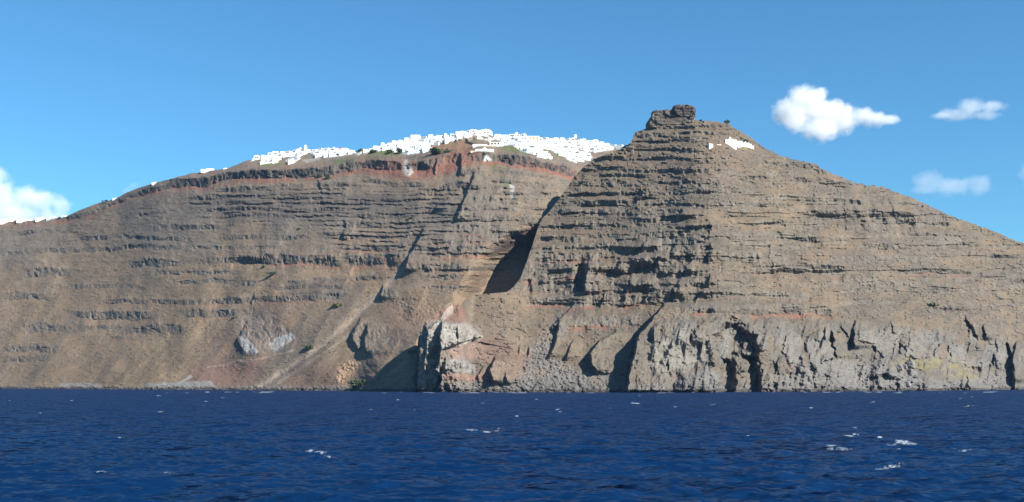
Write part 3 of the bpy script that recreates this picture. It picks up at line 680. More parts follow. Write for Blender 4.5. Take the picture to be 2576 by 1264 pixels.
# ------------------------------------------------------------------ the sea
def build_sea():
    su = np.arange(-520, 3120, 2.2)
    far = np.array([150, 400, 900, 2000, 4500, 10000, 22000, 48000, 100000])
    su = np.concatenate([-520 - far[::-1], su, 3118 + far])
    dv = np.arange(425, 14.5, -1.05)
    rr = F * H / dv
    rr = np.concatenate([[-72, -30, 5, 30, 44], rr, [1650, 2200, 3000, 3700]])
    R = rr[:, None] * np.ones_like(su)[None]
    X = np.clip((su[None] - UC) / F * np.maximum(R, 44), -2650, 2650)
    dR = np.gradient(rr)[:, None]
    dX = np.maximum(np.gradient(X, axis=1), .05)
    Z = np.zeros_like(R, dtype=np.float32)
    SL = np.zeros_like(Z)
    rng = np.random.RandomState(12)
    for k in range(84):
        lam = .7 * 17 ** rng.rand()
        th = math.radians(rng.normal(100, 34))
        kk = 2 * math.pi / lam
        kx, ky = kk * math.cos(th), kk * math.sin(th)
        amp = .040 / kk * (.55 if lam > 4 else 1.0)
        att = sstep(2.6, 1.1, abs(ky) * dR) * sstep(2.6, 1.1, abs(kx) * dX)
        if att.max() < .01:
            continue
        ph = kx * X + ky * R + rng.rand() * 6.283
        c = np.cos(ph)
        Z += (amp * att * (c + .22 * np.cos(2 * ph))).astype(np.float32)
    gust = fbm(X / 60, R / 160, 5, 3)
    Z *= (.65 + .7 * gust).astype(np.float32)
    # foam: breaking crests (bearing, elevation, half-width, half-height, density)
    Uq = np.broadcast_to(su[None], R.shape)
    Vq = VH + F * H / np.maximum(R, 20)
    foam = np.zeros_like(Z)
    caps = [(407, 1036, 8, 1.6, .9), (1213, 1014, 5, 1.5, .8), (1302, 1048, 6, 2.0, .9), (1403, 1030, 5, 1.6, .8), (1598, 1015, 9, 1.6, .8), (1190, 1083, 22, 1.6, .5), (1222, 1087, 20, 1.4, .5), (1245, 1084, 14, 1.6, .6), (1255, 1077, 6, 1.4, .6),
            (2136, 1097, 11, 2.6, .9), (2152, 1094, 7, 2.4, .9), (2212, 1100, 7, 3.6, 1.0), (2266, 1111, 20, 4.2, 1.0), (2278, 1116, 26, 2.6, .8), (2245, 1118, 16, 2.4, .7), (2098, 1121, 16, 3.6, .9), (2086, 1128, 14, 2.4, .8), (2120, 1128, 20, 2.4, .5),
            (2262, 1129, 4, 2, .7), (2245, 1174, 18, 4.0, .7), (2230, 1178, 20, 2.6, .5), (2398, 1130, 9, 2.2, .7), (2425, 1136, 18, 1.6, .5), (2245, 1082, 6, 1.6, .7), (2150, 1076, 5, 1.5, .5), (1840, 1102, 8, 1.3, .6), (1880, 1096, 4, 1.3, .6),
            (775, 1132, 14, 2.0, .6), (795, 1138, 14, 2.4, .8), (812, 1143, 14, 2.2, .8), (830, 1148, 12, 1.6, .6), (655, 1146, 4, 2.2, .6), (250, 1189, 12, 2.6, .8), (300, 1104, 9, 1.6, .7), (420, 1188, 14, 2, .4), (102, 1040, 6, 1.3, .7),
            (520, 1010, 6, 1.2, .7), (560, 1001, 5, 1.0, .6), (400, 996, 6, 1.2, .7), (180, 1008, 5, 1.2, .6), (1000, 1006, 5, 1.2, .6), (1700, 1024, 6, 1.4, .6), (2195, 1012, 7, 1.2, .7), (2040, 1026, 5, 1.4, .7), (2435, 1022, 10, 1.6, .7), (1795, 1018, 7, 1.3, .6)]
    rng = np.random.RandomState(4)
    for k in range(14):
        d = 22 + 55 * rng.rand() ** 1.6
        caps.append((rng.rand() * 2576, VH + d, 2 + 3 * rng.rand(), .55 + .35 * rng.rand(), .3 + .35 * rng.rand()))
    for (u, v, a, b, dn) in caps:
        j = np.searchsorted(su, [u - 3 * a, u + 3 * a])
        i = np.where((Vq[:, 0] < v + 3 * b + 2) & (Vq[:, 0] > v - 3 * b - 2))[0]
        if len(i) == 0:
            continue
        sl = (slice(i[0], i[-1] + 1), slice(max(0, j[0]), j[1] + 1))
        uu, vv = Uq[sl] - u, Vq[sl] - v + .10 * (Uq[sl] - u) * (1 if int(u) % 2 else -.6)
        n = fbm(Uq[sl] / 6, Vq[sl] / 1.3, int(u), 4)
        b = b * .62
        f = .85 * dn * sstep(1.0, .1, np.sqrt((uu / a) ** 2 + (vv / b) ** 2) + 2.6 * (.46 - n))
        foam[sl] = np.maximum(foam[sl], f)
        Z[sl] += (f * b * .010).astype(np.float32)
    # surf along the rocks
    foam = np.maximum(foam, .28 * ((Vq < 989.5) & (Vq > 985)) * sstep(.70, .8, fbm(Uq / 26, Vq / 3, 9, 2)))
    n, m = R.shape
    P3 = np.stack([X, R, Z], -1).astype(np.float32)
    ids = np.arange(n * m, dtype=np.int32).reshape(n, m)
    q = np.stack([ids[:-1, :-1], ids[:-1, 1:], ids[1:, 1:], ids[1:, :-1]], -1).reshape(-1, 4)
    me = bpy.data.meshes.new('sea')
    me.vertices.add(n * m)
    me.vertices.foreach_set('co', P3.ravel())
    me.loops.add(q.size)
    me.loops.foreach_set('vertex_index', q.ravel())
    me.polygons.add(len(q))
    me.polygons.foreach_set('loop_start', np.arange(0, q.size, 4, dtype=np.int32))
    me.polygons.foreach_set('use_smooth', np.ones(len(q), bool))
    me.update()
    at = me.attributes.new('foam', 'FLOAT', 'POINT')
    at.data.foreach_set('value', foam.astype(np.float32).ravel())
    mat, nt, out = nodes_of('sea_water')
    L = nt.links
    b = nt.nodes.new('ShaderNodeBsdfDiffuse')
    geo = nt.nodes.new('ShaderNodeNewGeometry')
    fo = nt.nodes.new('ShaderNodeAttribute')
    fo.attribute_name = 'foam'
    slope = geo.outputs['Normal']
    for scale, wt in ((.13, 1.1), (.5, 1.9), (1.7, 1.5)):
        mp = nt.nodes.new('ShaderNodeMapping')
        mp.inputs['Scale'].default_value = (scale * .5, scale, scale)
        mp.inputs['Rotation'].default_value = (0, 0, math.radians(8 + 12 * scale))
        L.new(geo.outputs['Position'], mp.inputs['Vector'])
        nz = nt.nodes.new('ShaderNodeTexNoise')
        nz.inputs['Scale'].default_value = 1
        nz.inputs['Detail'].default_value = 2
        nz.inputs['Roughness'].default_value = .5
        L.new(mp.outputs[0], nz.inputs['Vector'])
        c = nt.nodes.new('ShaderNodeVectorMath')
        c.operation = 'SUBTRACT'
        c.inputs[1].default_value = (.5, .5, .5)
        L.new(nz.outputs['Color'], c.inputs[0])
        ml = nt.nodes.new('ShaderNodeVectorMath')
        ml.operation = 'MULTIPLY_ADD'
        ml.inputs[1].default_value = (wt * .7, wt * 1.2, 0)
        L.new(c.outputs[0], ml.inputs[0])
        L.new(slope, ml.inputs[2])
        slope = ml.outputs[0]
    nrm = nt.nodes.new('ShaderNodeVectorMath')
    nrm.operation = 'NORMALIZE'
    L.new(slope, nrm.inputs[0])
    L.new(nrm.outputs[0], b.inputs['Normal'])
    # light scattered back out of the deep water, and a share of mirror reflection off the choppy surface
    mx = nt.nodes.new('ShaderNodeMix')
    mx.data_type = 'RGBA'
    mx.inputs[6].default_value = (.0016, .0150, .053, 1)
    mx.inputs[7].default_value = (.42, .47, .52, 1)
    L.new(fo.outputs['Fac'], mx.inputs[0])
    L.new(mx.outputs[2], b.inputs['Color'])
    gl = nt.nodes.new('ShaderNodeBsdfGlossy')
    gl.inputs['Roughness'].default_value = .28
    L.new(nrm.outputs[0], gl.inputs['Normal'])
    fr = nt.nodes.new('ShaderNodeFresnel')
    fr.inputs['IOR'].default_value = 1.333
    L.new(nrm.outputs[0], fr.inputs['Normal'])
    mr = nt.nodes.new('ShaderNodeMapRange')
    mr.inputs['To Min'].default_value = 0.0
    mr.inputs['To Max'].default_value = .22
    L.new(fr.outputs[0], mr.inputs['Value'])
    ms = nt.nodes.new('ShaderNodeMixShader')
    L.new(mr.outputs[0], ms.inputs[0])
    L.new(b.outputs[0], ms.inputs[1])
    L.new(gl.outputs[0], ms.inputs[2])
    L.new(ms.outputs[0], out.inputs['Surface'])
    me.materials.append(mat)
    o = bpy.data.objects.new('sea', me)
    o['kind'] = 'structure'
    col.objects.link(o)


build_sea()


# ------------------------------------------------------------------ clouds: real volumes far behind the island
def cloud(label, blobs, rng_m, dens, seed, erode=.65):
    """blobs: (bearing, elevation, half-width, half-height) in survey units"""
    k = rng_m / F
    cen = world(np.array([b[0] for b in blobs], float), np.array([b[1] for b in blobs], float), np.full(len(blobs), float(rng_m)))
    org = cen.mean(0)
    rad = np.array([[b[2] * k, .8 * (b[2] + b[3]) / 2 * k, b[3] * k] for b in blobs])
    rs = np.random.RandomState(seed)
    cen[:, 1] += rs.normal(0, 1, len(blobs)) * rad[:, 1] * .3
    import bmesh
    bm = bmesh.new()
    for c, r in zip(cen, rad):
        g = bmesh.ops.create_icosphere(bm, subdivisions=3, radius=1.0)
        for v in g['verts']:
            p = np.array(v.co)
            n = 1.22 + .16 * (float(vnoise(np.array(p[0] * 2.1 + c[0]), np.array(p[2] * 2.1 + p[1] * 1.7), seed)) - .5)
            v.co = (p * n * r + c - org).tolist()
    me = bpy.data.meshes.new('cloud')
    bm.to_mesh(me)
    bm.free()
    o = bpy.data.objects.new('cloud', me)
    o.location = org.tolist()
    rm = o.modifiers.new('union', 'REMESH')
    rm.mode = 'VOXEL'
    rm.voxel_size = float(max(8, rad.max() * .09))
    o['label'], o['category'], o['group'] = label, 'cloud', 'clouds in the blue sky'
    col.objects.link(o)
    mat, nt, out = nodes_of('cloud_vapour')
    L = nt.links
    tc = nt.nodes.new('ShaderNodeTexCoord')
    field = None
    for c, r in zip(cen - org, rad):
        sub = nt.nodes.new('ShaderNodeVectorMath'); sub.operation = 'SUBTRACT'; sub.inputs[1].default_value = c.tolist()
        L.new(tc.outputs['Object'], sub.inputs[0])
        dv = nt.nodes.new('ShaderNodeVectorMath'); dv.operation = 'DIVIDE'; dv.inputs[1].default_value = r.tolist()
        L.new(sub.outputs[0], dv.inputs[0])
        ln = nt.nodes.new('ShaderNodeVectorMath'); ln.operation = 'LENGTH'
        L.new(dv.outputs[0], ln.inputs[0])
        inv = nt.nodes.new('ShaderNodeMath'); inv.operation = 'SUBTRACT'; inv.inputs[0].default_value = 1.0
        L.new(ln.outputs['Value'], inv.inputs[1])
        if field is None:
            field = inv.outputs[0]
        else:
            mxn = nt.nodes.new('ShaderNodeMath'); mxn.operation = 'SMOOTH_MAX'; mxn.inputs[2].default_value = .25
            L.new(field, mxn.inputs[0]); L.new(inv.outputs[0], mxn.inputs[1])
            field = mxn.outputs[0]
    nz = nt.nodes.new('ShaderNodeTexNoise')
    nz.inputs['Scale'].default_value = 1 / (30 * k)
    nz.inputs['Detail'].default_value = 6
    nz.inputs['Roughness'].default_value = .66
    L.new(tc.outputs['Object'], nz.inputs['Vector'])
    n2 = nt.nodes.new('ShaderNodeMath'); n2.operation = 'MULTIPLY_ADD'; n2.inputs[1].default_value = erode * 2.2; n2.inputs[2].default_value = -erode * 1.1 - .05
    L.new(nz.outputs['Fac'], n2.inputs[0])
    ad = nt.nodes.new('ShaderNodeMath'); ad.operation = 'ADD'
    L.new(field, ad.inputs[0]); L.new(n2.outputs[0], ad.inputs[1])
    mr = nt.nodes.new('ShaderNodeMapRange')
    mr.interpolation_type = 'SMOOTHSTEP'
    mr.inputs['From Min'].default_value = 0.0
    mr.inputs['From Max'].default_value = .6
    mr.inputs['To Max'].default_value = dens
    L.new(ad.outputs[0], mr.inputs['Value'])
    pv = nt.nodes.new('ShaderNodeVolumePrincipled')
    pv.inputs['Color'].default_value = (.985, .985, .99, 1)
    pv.inputs['Anisotropy'].default_value = .0
    L.new(mr.outputs[0], pv.inputs['Density'])
    L.new(pv.outputs[0], out.inputs['Volume'])
    me.materials.append(mat)
    return o


cloud('big bright white cumulus with a thin tail trailing away above the headland slope',
      [(2030, 265, 70, 50), (1988, 280, 54, 48), (2085, 292, 72, 52), (2058, 332, 58, 40), (2016, 244, 42, 34), (2052, 244, 40, 30), (2118, 305, 52, 42), (2000, 310, 40, 34), (2168, 294, 42, 26), (2200, 302, 46, 24), (2232, 303, 32, 17)], 4200, .030, 3)
cloud('thin ragged cloud, highest of the wispy ones beyond the headland',
      [(2442, 268, 48, 28), (2492, 270, 44, 20), (2415, 284, 66, 20), (2370, 292, 40, 11), (2480, 290, 50, 14)], 4600, .0095, 5)
cloud('faint flat cloud hanging just over the lower headland skyline',
      [(2340, 455, 52, 32), (2400, 468, 66, 30), (2455, 470, 42, 34), (2320, 480, 44, 16)], 5000, .0045, 8)
cloud('small hazy cloud scrap cut off by the picture edge', [(2588, 432, 32, 32), (2600, 450, 30, 30)], 5000, .0045, 9)
cloud('large bright cumulus bank low behind the far end of the cliff',
      [(-8, 440, 38, 28), (6, 500, 62, 58), (66, 502, 58, 46), (118, 510, 44, 34), (150, 520, 34, 34), (40, 545, 90, 40), (-50, 480, 70, 70), (110, 548, 66, 32)], 4200, .014, 12)
cloud('tiny pale puff peeping over the dark cliff edge', [(337, 468, 22, 14), (322, 480, 20, 14)], 4400, .004, 15)
# ------------------------------------------------------------------ things: buildings, rocks, plants
WHITE = simple('whitewash', (.72, .715, .70), .85, .04, .3, .2)
CREAMM = simple('cream_plaster', (.52, .44, .33), .85, .08, .3, .2)
STONE = simple('dark_masonry', (.20, .155, .12), .9, .25, 1.2, .2)
DARK = simple('shadowy_glass', (.045, .055, .065), .35, .2, 1, .5)
BLUE = simple('blue_paint', (.10, .20, .34), .6, .1, 1, .4)
REDM = simple('red_awning', (.50, .14, .11), .8, .1, 1, .2)
LEAF = simple('dark_leaves', (.045, .066, .030), .8, .35, .8, .42)
LEAF2 = simple('olive_leaves', (.115, .125, .050), .8, .3, .8, .42)
BARK = simple('bark', (.10, .075, .055), .9, .2, 2, .2)


class Shape:
    """collects boxes, vaults and domes into one mesh"""

    def __init__(self):
        self.v, self.f = [], []

    def box(self, x0, x1, y0, y1, z0, z1, taper=0.0):
        b = len(self.v)
        t = taper
        self.v += [(x0, y0, z0), (x1, y0, z0), (x1, y1, z0), (x0, y1, z0), (x0 + t, y0 + t, z1), (x1 - t, y0 + t, z1), (x1 - t, y1 - t, z1), (x0 + t, y1 - t, z1)]
        self.f += [(b, b + 3, b + 2, b + 1), (b + 4, b + 5, b + 6, b + 7), (b, b + 1, b + 5, b + 4), (b + 1, b + 2, b + 6, b + 5), (b + 2, b + 3, b + 7, b + 6), (b + 3, b, b + 4, b + 7)]
        return self

    def vault(self, x0, x1, y0, y1, z, rise, n=10):
        b = len(self.v)
        for y in (y0, y1):
            for i in range(n + 1):
                a = math.pi * i / n
                self.v.append(((x0 + x1) / 2 - math.cos(a) * (x1 - x0) / 2, y, z + math.sin(a) * rise))
        m = n + 1
        for i in range(n):
            self.f.append((b + i, b + i + 1, b + m + i + 1, b + m + i)[::-1])
        self.f.append(tuple(range(b, b + m)))
        self.f.append(tuple(range(b + m, b + 2 * m))[::-1])
        return self

    def lathe(self, prof, cx=0, cy=0, n=14):
        b = len(self.v)
        for r, z in prof:
            for i in range(n):
                a = 2 * math.pi * i / n
                self.v.append((cx + r * math.cos(a), cy + r * math.sin(a), z))
        for k in range(len(prof) - 1):
            for i in range(n):
                j = (i + 1) % n
                self.f.append((b + k * n + i, b + k * n + j, b + (k + 1) * n + j, b + (k + 1) * n + i))
        self.f.append(tuple(b + i for i in range(n))[::-1])
        self.f.append(tuple(b + (len(prof) - 1) * n + i for i in range(n)))
        return self

    def dome(self, cx, cy, z, r, n=14, squash=1.0):
        return self.lathe([(r, z - .3)] + [(r * math.cos(a), z + r * squash * math.sin(a)) for a in (0, .3, .6, .9, 1.2, 1.45)], cx, cy, n)

    def arch(self, x0, x1, y, z0, z1, depth=.12, n=8):
        """a round-headed panel standing `depth` proud of the wall"""
        r = (x1 - x0) / 2
        pts = [(x0, z0), (x1, z0)] + [((x0 + x1) / 2 + r * math.cos(math.pi * i / n), z1 - r + r * math.sin(math.pi * i / n)) for i in range(n + 1)]
        b = len(self.v)
        for yy in (y - depth, y + .05):
            self.v += [(px, yy, pz) for px, pz in pts]
        m = len(pts)
        self.f.append(tuple(range(b, b + m)))
        for i in range(m):
            j = (i + 1) % m
            self.f.append((b + i, b + m + i, b + m + j, b + j))
        return self

    def build(self, name, mat, parent=None, loc=(0, 0, 0), rz=0.0):
        me = bpy.data.meshes.new(name)
        me.from_pydata(self.v, [], self.f)
        me.materials.append(mat)
        o = bpy.data.objects.new(name, me)
        col.objects.link(o)
        if parent is not None:
            o.parent = parent
        else:
            o.location = loc
            o.rotation_euler = (0, 0, rz)
        return o


def tag(o, label, cat, group=None):
    o['label'], o['category'] = label, cat
    if group:
        o['group'] = group
    return o


def inside(u, v, pts):
    c = False
    n = len(pts)
    for i in range(n):
        (ax, ay), (bx, by) = pts[i], pts[(i + 1) % n]
        if (ay > v) != (by > v) and u < (bx - ax) * (v - ay) / (by - ay) + ax:
            c = not c
    return c


def sky_at(u, tab=A_SKY):
    return float(np.interp(u, [p[0] for p in tab], [p[1] for p in tab]))


rnd = random.Random(21)
LANDMARKS = [(768, 'the round domed tower'), (905, 'the tree in the dip'), (1045, 'the tall square house'), (1213, 'the gabled hilltop hall'), (1340, 'the cream stone hall'),
             (1447, 'the stone-based mill tower')]
HOUSES = 'white houses of the cliff-top village'


def white_house(u, v, kind, w, d, h, yaw, nwin, mat=None, terrace=True):
    """origin at the foot of the front wall; the front looks out to sea"""
    p = A.at(u, v)
    mat = mat or WHITE
    s = Shape()
    s.box(-w / 2, w / 2, 0, d, -2.5, h)
    if kind == 'flat':
        t = .3
        s.box(-w / 2, w / 2, .001, t, h + .002, h + .6).box(-w / 2, w / 2, d - t, d - .001, h + .002, h + .6)
        s.box(-w / 2, -w / 2 + t, t + .002, d - t - .002, h + .002, h + .6).box(w / 2 - t, w / 2, t + .002, d - t - .002, h + .002, h + .6)
    if kind == 'stepped':
        s.box(-w / 2, w * .08, d * .3, d, h + .002, h + 2.6)
    o = s.build('white_house', mat, None, tuple(p), yaw)
    if kind == 'vaulted':
        Shape().vault(-w / 2 + .05, w / 2 - .05, .05, d - .05, h + .003, w * .22).build('roof', mat, o)
    if kind == 'domed':
        Shape().dome(0, d * .5, h + .25, min(w, d) * .36).build('dome', mat, o)
    if kind == 'chimneyed':
        Shape().box(w * .22, w * .22 + .9, d * .4, d * .4 + .9, h + .003, h + 1.8).box(w * .22 - .15, w * .22 + 1.05, d * .4 - .15, d * .4 + 1.05, h + 1.803, h + 2.0).build('chimney', mat, o)
    if terrace:
        e = 2.2 + rnd.random() * 2
        x0, x1 = -w * .62, w * .62
        t = Shape().box(x0, x1, -e, -.003, -5.5, -.15)
        t.box(x0, x1, -e, -e + .3, -.148, .7)
        t.build('terrace', mat, o)
    if nwin:
        xs = [(-w / 2) + w * (i + 1) / (nwin + 1) for i in range(nwin)]
        for i, x in enumerate(xs):
            ww = .65 + .4 * rnd.random()
            Shape().box(x - ww, x + ww, -.08, .06, h * .30, h * .76).build('window', DARK if rnd.random() < .8 else BLUE, o)
    return o


ORD = ['first', 'second', 'third', 'fourth', 'fifth', 'sixth', 'seventh', 'eighth', 'ninth', 'tenth', 'eleventh', 'twelfth', 'thirteenth', 'fourteenth', 'fifteenth', 'sixteenth']
ROW = ['skyline row', 'second row down', 'third row down', 'fourth row down', 'fifth row down', 'sixth row down', 'seventh row down', 'eighth row down', 'ninth row down', 'tenth row down']
NUM = ['', 'one dark window', 'two dark windows', 'three dark windows']
spots = []
KEEP_OUT = [(759, 776, 360, 380), (1030, 1060, 338, 360), (1186, 1240, 318, 350), (1324, 1356, 340, 358), (1438, 1456, 334, 356), (1546, 1572, 356, 380), (1226, 1264, 348, 368), (1176, 1198, 344, 352)]
for row in range(10):
    u = 629.0 + 4 * rnd.random()
    while u < 1556:
        v = sky_at(u) + 1.2 + row * 5.9 + (rnd.random() - .5) * 1.4
        w = 5.0 + 4.0 * rnd.random()
        q = w / .5
        ok = any(inside(u, v, P_) for P_ in VILLAGE) and not any(a < u < b and c < v < d for a, b, c, d in KEEP_OUT)
        if ok and (v < 402 or u > 1340 or u < 760):
            spots.append((row, u, v, w))
        u += q * (1.0 + .16 * rnd.random())
print('HOUSES', len(spots))
by = {}
for row, u, v, w in spots:
    name = min(LANDMARKS, key=lambda l: abs(l[0] - u))
    side = 'right' if u > name[0] else 'left'
    by.setdefault((name, side, row), []).append((u, v, w))
for (lm, side, row), lst in sorted(by.items(), key=lambda kv: (kv[0][2], kv[0][0][0])):
    lst.sort(key=lambda t: abs(t[0] - lm[0]))
    for i, (u, v, w) in enumerate(lst):
        kind = rnd.choices(['flat', 'plain', 'vaulted', 'stepped', 'domed', 'chimneyed'], [5, 4, 3, 2, .5, 1])[0]
        nwin = rnd.choices([0, 1, 2, 3], [3, 2, 3, 2])[0]
        h = 2.7 + 1.3 * rnd.random() + (.8 if row == 0 and rnd.random() < .3 else 0)
        o = white_house(u, v, kind, w, 5 + 2.5 * rnd.random(), h, math.radians(rnd.uniform(-34, 30)), nwin)
        look = {'flat': 'flat-roofed', 'plain': 'plain cubic', 'vaulted': 'vaulted', 'stepped': 'stepped', 'domed': 'domed', 'chimneyed': 'chimneyed'}[kind]
        tag(o, f"{look} white house, {ORD[min(i, 15)]} {side} of {lm[1]}, {ROW[row]}", 'house', HOUSES)


# landmarks of the village --------------------------------------------------------------
def root(name, u, v, g=None, yaw=0.0):
    o = bpy.data.objects.new(name, None)
    o.location = tuple((g or A).at(u, v))
    o.rotation_euler = (0, 0, yaw)
    o.empty_display_size = 1
    col.objects.link(o)
    return o


t = root('domed_tower', 768, 379)
Shape().lathe([(2.3, -2), (2.15, 5.6), (2.1, 6.4)], n=20).build('wall', WHITE, t)
Shape().lathe([(2.2, 6.402)] + [(2.2 * math.cos(a), 6.4 + 2.5 * math.sin(a)) for a in (.25, .5, .75, 1, 1.25, 1.45)], n=20).build('dome', WHITE, t)
tag(t, 'tall round white tower with a domed top rising over the low rooftops', 'tower')

t = root('square_house', 1045, 353)
Shape().box(-6.2, 6.2, 0, 9, -3, 7.2).box(-6.2, 6.2, 0.001, .35, 7.202, 7.8).build('wall', WHITE, t)
Shape().box(-3.6, .2, -.1, .08, 4.6, 5.5).box(-.6, .2, -.1, .08, 2.9, 4.598).build('window', simple('ochre_frame', (.32, .2, .12), .8), t)
Shape().box(-14.6, -6.203, 1.5, 9, -3, 4.4).build('side_wing', WHITE, t)
Shape().box(-4, 7, -2.2, -.003, -5.5, -.9).build('terrace', STONE, t)
tag(t, 'tall square white house with an ochre window and lower side wing on the skyline', 'house')

t = root('hilltop_hall', 1213, 337)
s = Shape()
s.v = [(-9, 0, -4), (13, 0, -4), (13, 0, 2.6), (9.5, 0, 5.0), (5, 0, 6.0), (-9, 0, 3.4), (-9, 9, -4), (13, 9, -4), (13, 9, 2.6), (9.5, 9, 5.0), (5, 9, 6.0), (-9, 9, 3.4)]
s.f = [(0, 1, 2, 3, 4, 5), (11, 10, 9, 8, 7, 6)] + [(i, i + 6, (i + 1) % 6 + 6, (i + 1) % 6) for i in range(6)]
s.build('wall', WHITE, t)
for x in (3.4, 7.6):
    Shape().arch(x - 1.0, x + 1.0, 0, .6, 2.6).build('arched_window', DARK, t)
Shape().box(-3.8, -1.6, -.1, .05, 2.2, 2.7).build('window', DARK, t)
Shape().box(-10, 13.6, -3.5, -.003, -7.5, -2.2).build('terrace', WHITE, t)
tag(t, 'long gabled white hall with two arched windows crowning the hill', 'hall')
t = root('flat_house', 1191, 337)
Shape().box(-3.6, 4.2, 0, 7, -4, 5.4).build('wall', WHITE, t)
Shape().box(-1.6, 1.6, -.1, .05, 2.6, 4.0).build('window', DARK, t)
Shape().box(-5.6, -4.4, .5, 5, -4, 4.4).build('side_wall', WHITE, t)
tag(t, 'white house with one wide dark window beside the gabled hilltop hall', 'house')
t = root('parapet_house', 1162, 343)
Shape().box(-8, 8, 0, 7, -4, 5.2).box(-8, 2, 0.001, .4, 5.202, 5.9).build('wall', WHITE, t)
for x in (-2.5, 1.6, 4.5):
    Shape().box(x - .45, x + .45, -.1, .05, 1.6 + (x % 1), 2.7 + (x % 1)).build('window', DARK, t)
Shape().box(-9, 11, -4, -.003, -8, -1.6).build('terrace', WHITE, t)
tag(t, 'broad white parapet house above the ochre quarry face', 'house')

t = root('quarry_bastion', 1187, 354)
Shape().box(-5, 4.6, 0, 6, -5, 3.4, .5).build('wall', simple('ochre_masonry', (.26, .2, .13), .9, .25, .8), t)
Shape().box(2.2, 4.2, -.1, .4, .4, 3.0).build('opening', DARK, t)
tag(t, 'ochre stone bastion with a dark opening below the gabled hall', 'bastion')
t = root('white_dome', 1190, 372)
Shape().lathe([(.6, -1), (1.3, .1), (1.75, 1.1), (1.9, 2.0), (1.75, 2.9), (1.2, 3.6), (.4, 3.95)], n=18).build('shell', WHITE, t)
tag(t, 'small round white dome alone on the brown slope', 'dome')
t = root('terrace_house', 1219, 381)
Shape().box(-11, 11, 0, 6, -2, 2.6).build('wall', WHITE, t)
s = Shape()
s.v = [(-3, .2, 2.602), (3, .2, 2.602), (0, .2, 5.4), (-3, 5, 2.602), (3, 5, 2.602), (0, 5, 5.4)]
s.f = [(0, 1, 2), (5, 4, 3), (0, 2, 5, 3), (2, 1, 4, 5), (0, 3, 4, 1)]
s.build('gable', WHITE, t)
Shape().box(-17, -11.003, 0, 5, -2, .6).build('side_wall', CREAMM, t)
tag(t, 'low white terrace house with a small pointed gable under the quarry', 'house')
t = root('long_terrace', 1209, 368)
Shape().box(-9, 8, 0, 4, -2, 2.0).build('wall', WHITE, t)
Shape().box(8.003, 16, 0, 4, -2, 1.2).build('side_wall', CREAMM, t)
tag(t, 'long low white terrace wall on the brown slope beside the round dome', 'terrace')
t = root('arcaded_house', 1247, 367)
Shape().box(-7.5, 7, 0, 7, -3, 4.6).build('wall', simple('pale_cream', (.66, .60, .50), .85), t)
for x in (-4.6, -.6, 3.4):
    Shape().arch(x - 1.3, x + 1.3, 0, 1.6, 3.8).build('arch', DARK, t)
Shape().box(-8, 9, -3, -.003, -5, .4).build('terrace', WHITE, t)
tag(t, 'cream house with three dark arches below the hilltop', 'house')
t = root('stone_hall', 1340, 356)
Shape().box(-8.6, 8.6, 0, 9, -4, 6.0).build('wall', CREAMM, t)
Shape().box(-8.8, 8.8, -.2, 9.2, 6.003, 6.8).build('roof_edge', WHITE, t)
for x in (-6.4, -3.2, 1.2, 5.6):
    Shape().box(x - .5, x + .5, -.1, .05, 3.6, 5.0).build('window', DARK, t)
tag(t, 'cream stone hall with a row of dark windows on the skyline', 'hall')
t = root('mill_tower', 1447, 354)
Shape().lathe([(2.5, -3), (2.2, 4.4)], n=18).build('base', STONE, t)
Shape().lathe([(2.25, 4.403), (2.15, 8.0), (1.9, 8.6), (1.2, 8.9)], n=18).build('cap', WHITE, t)
Shape().box(-3.3, -2.2, 0, 2, -3, 3.6).build('buttress', STONE, t)
tag(t, 'round mill tower with a dark stone base and white cap on the skyline', 'tower')
t = root('end_house', 1557, 377, yaw=math.radians(-28))
Shape().box(-4.4, 4.4, 0, 8, -4, 6.4).build('wall', WHITE, t)
for x in (-1.4, .6, 2.4):
    Shape().box(x - .3, x + .3, -.1, .05, 5.0, 5.5).build('window', DARK, t)
tag(t, 'white cube house standing alone at the village end beside the headland slope', 'house')
t = root('villa', 676, 410)
Shape().box(-10, 10, 0, 6, -2, 4.6).build('wall', WHITE, t)
for x in (-3.5, 1.8):
    Shape().arch(x - 1.7, x + 1.7, 0, .8, 3.2).build('arched_window', DARK, t)
Shape().box(-11, 10.6, -3.6, -.003, -4, -.2).box(-11, 10.6, -3.6, -3.3, -.198, .8).build('terrace', simple('pale_cream_wall', (.70, .66, .56), .85), t)
tag(t, 'white villa with two large arched openings on the lowest terrace', 'villa')
t = root('red_awning_house', 857, 382)
Shape().box(-8, 8, 0, 6, -3, 4.6).build('wall', WHITE, t)
Shape().box(-2.4, 2.4, -.6, .05, 4.4, 5.1).build('awning', REDM, t)
for x in (-5, -1.5, 1.8, 5):
    Shape().box(x - .45, x + .45, -.1, .05, 2.2, 3.2).build('window', DARK, t)
tag(t, 'wide white house with a red awning on its roof edge', 'house')
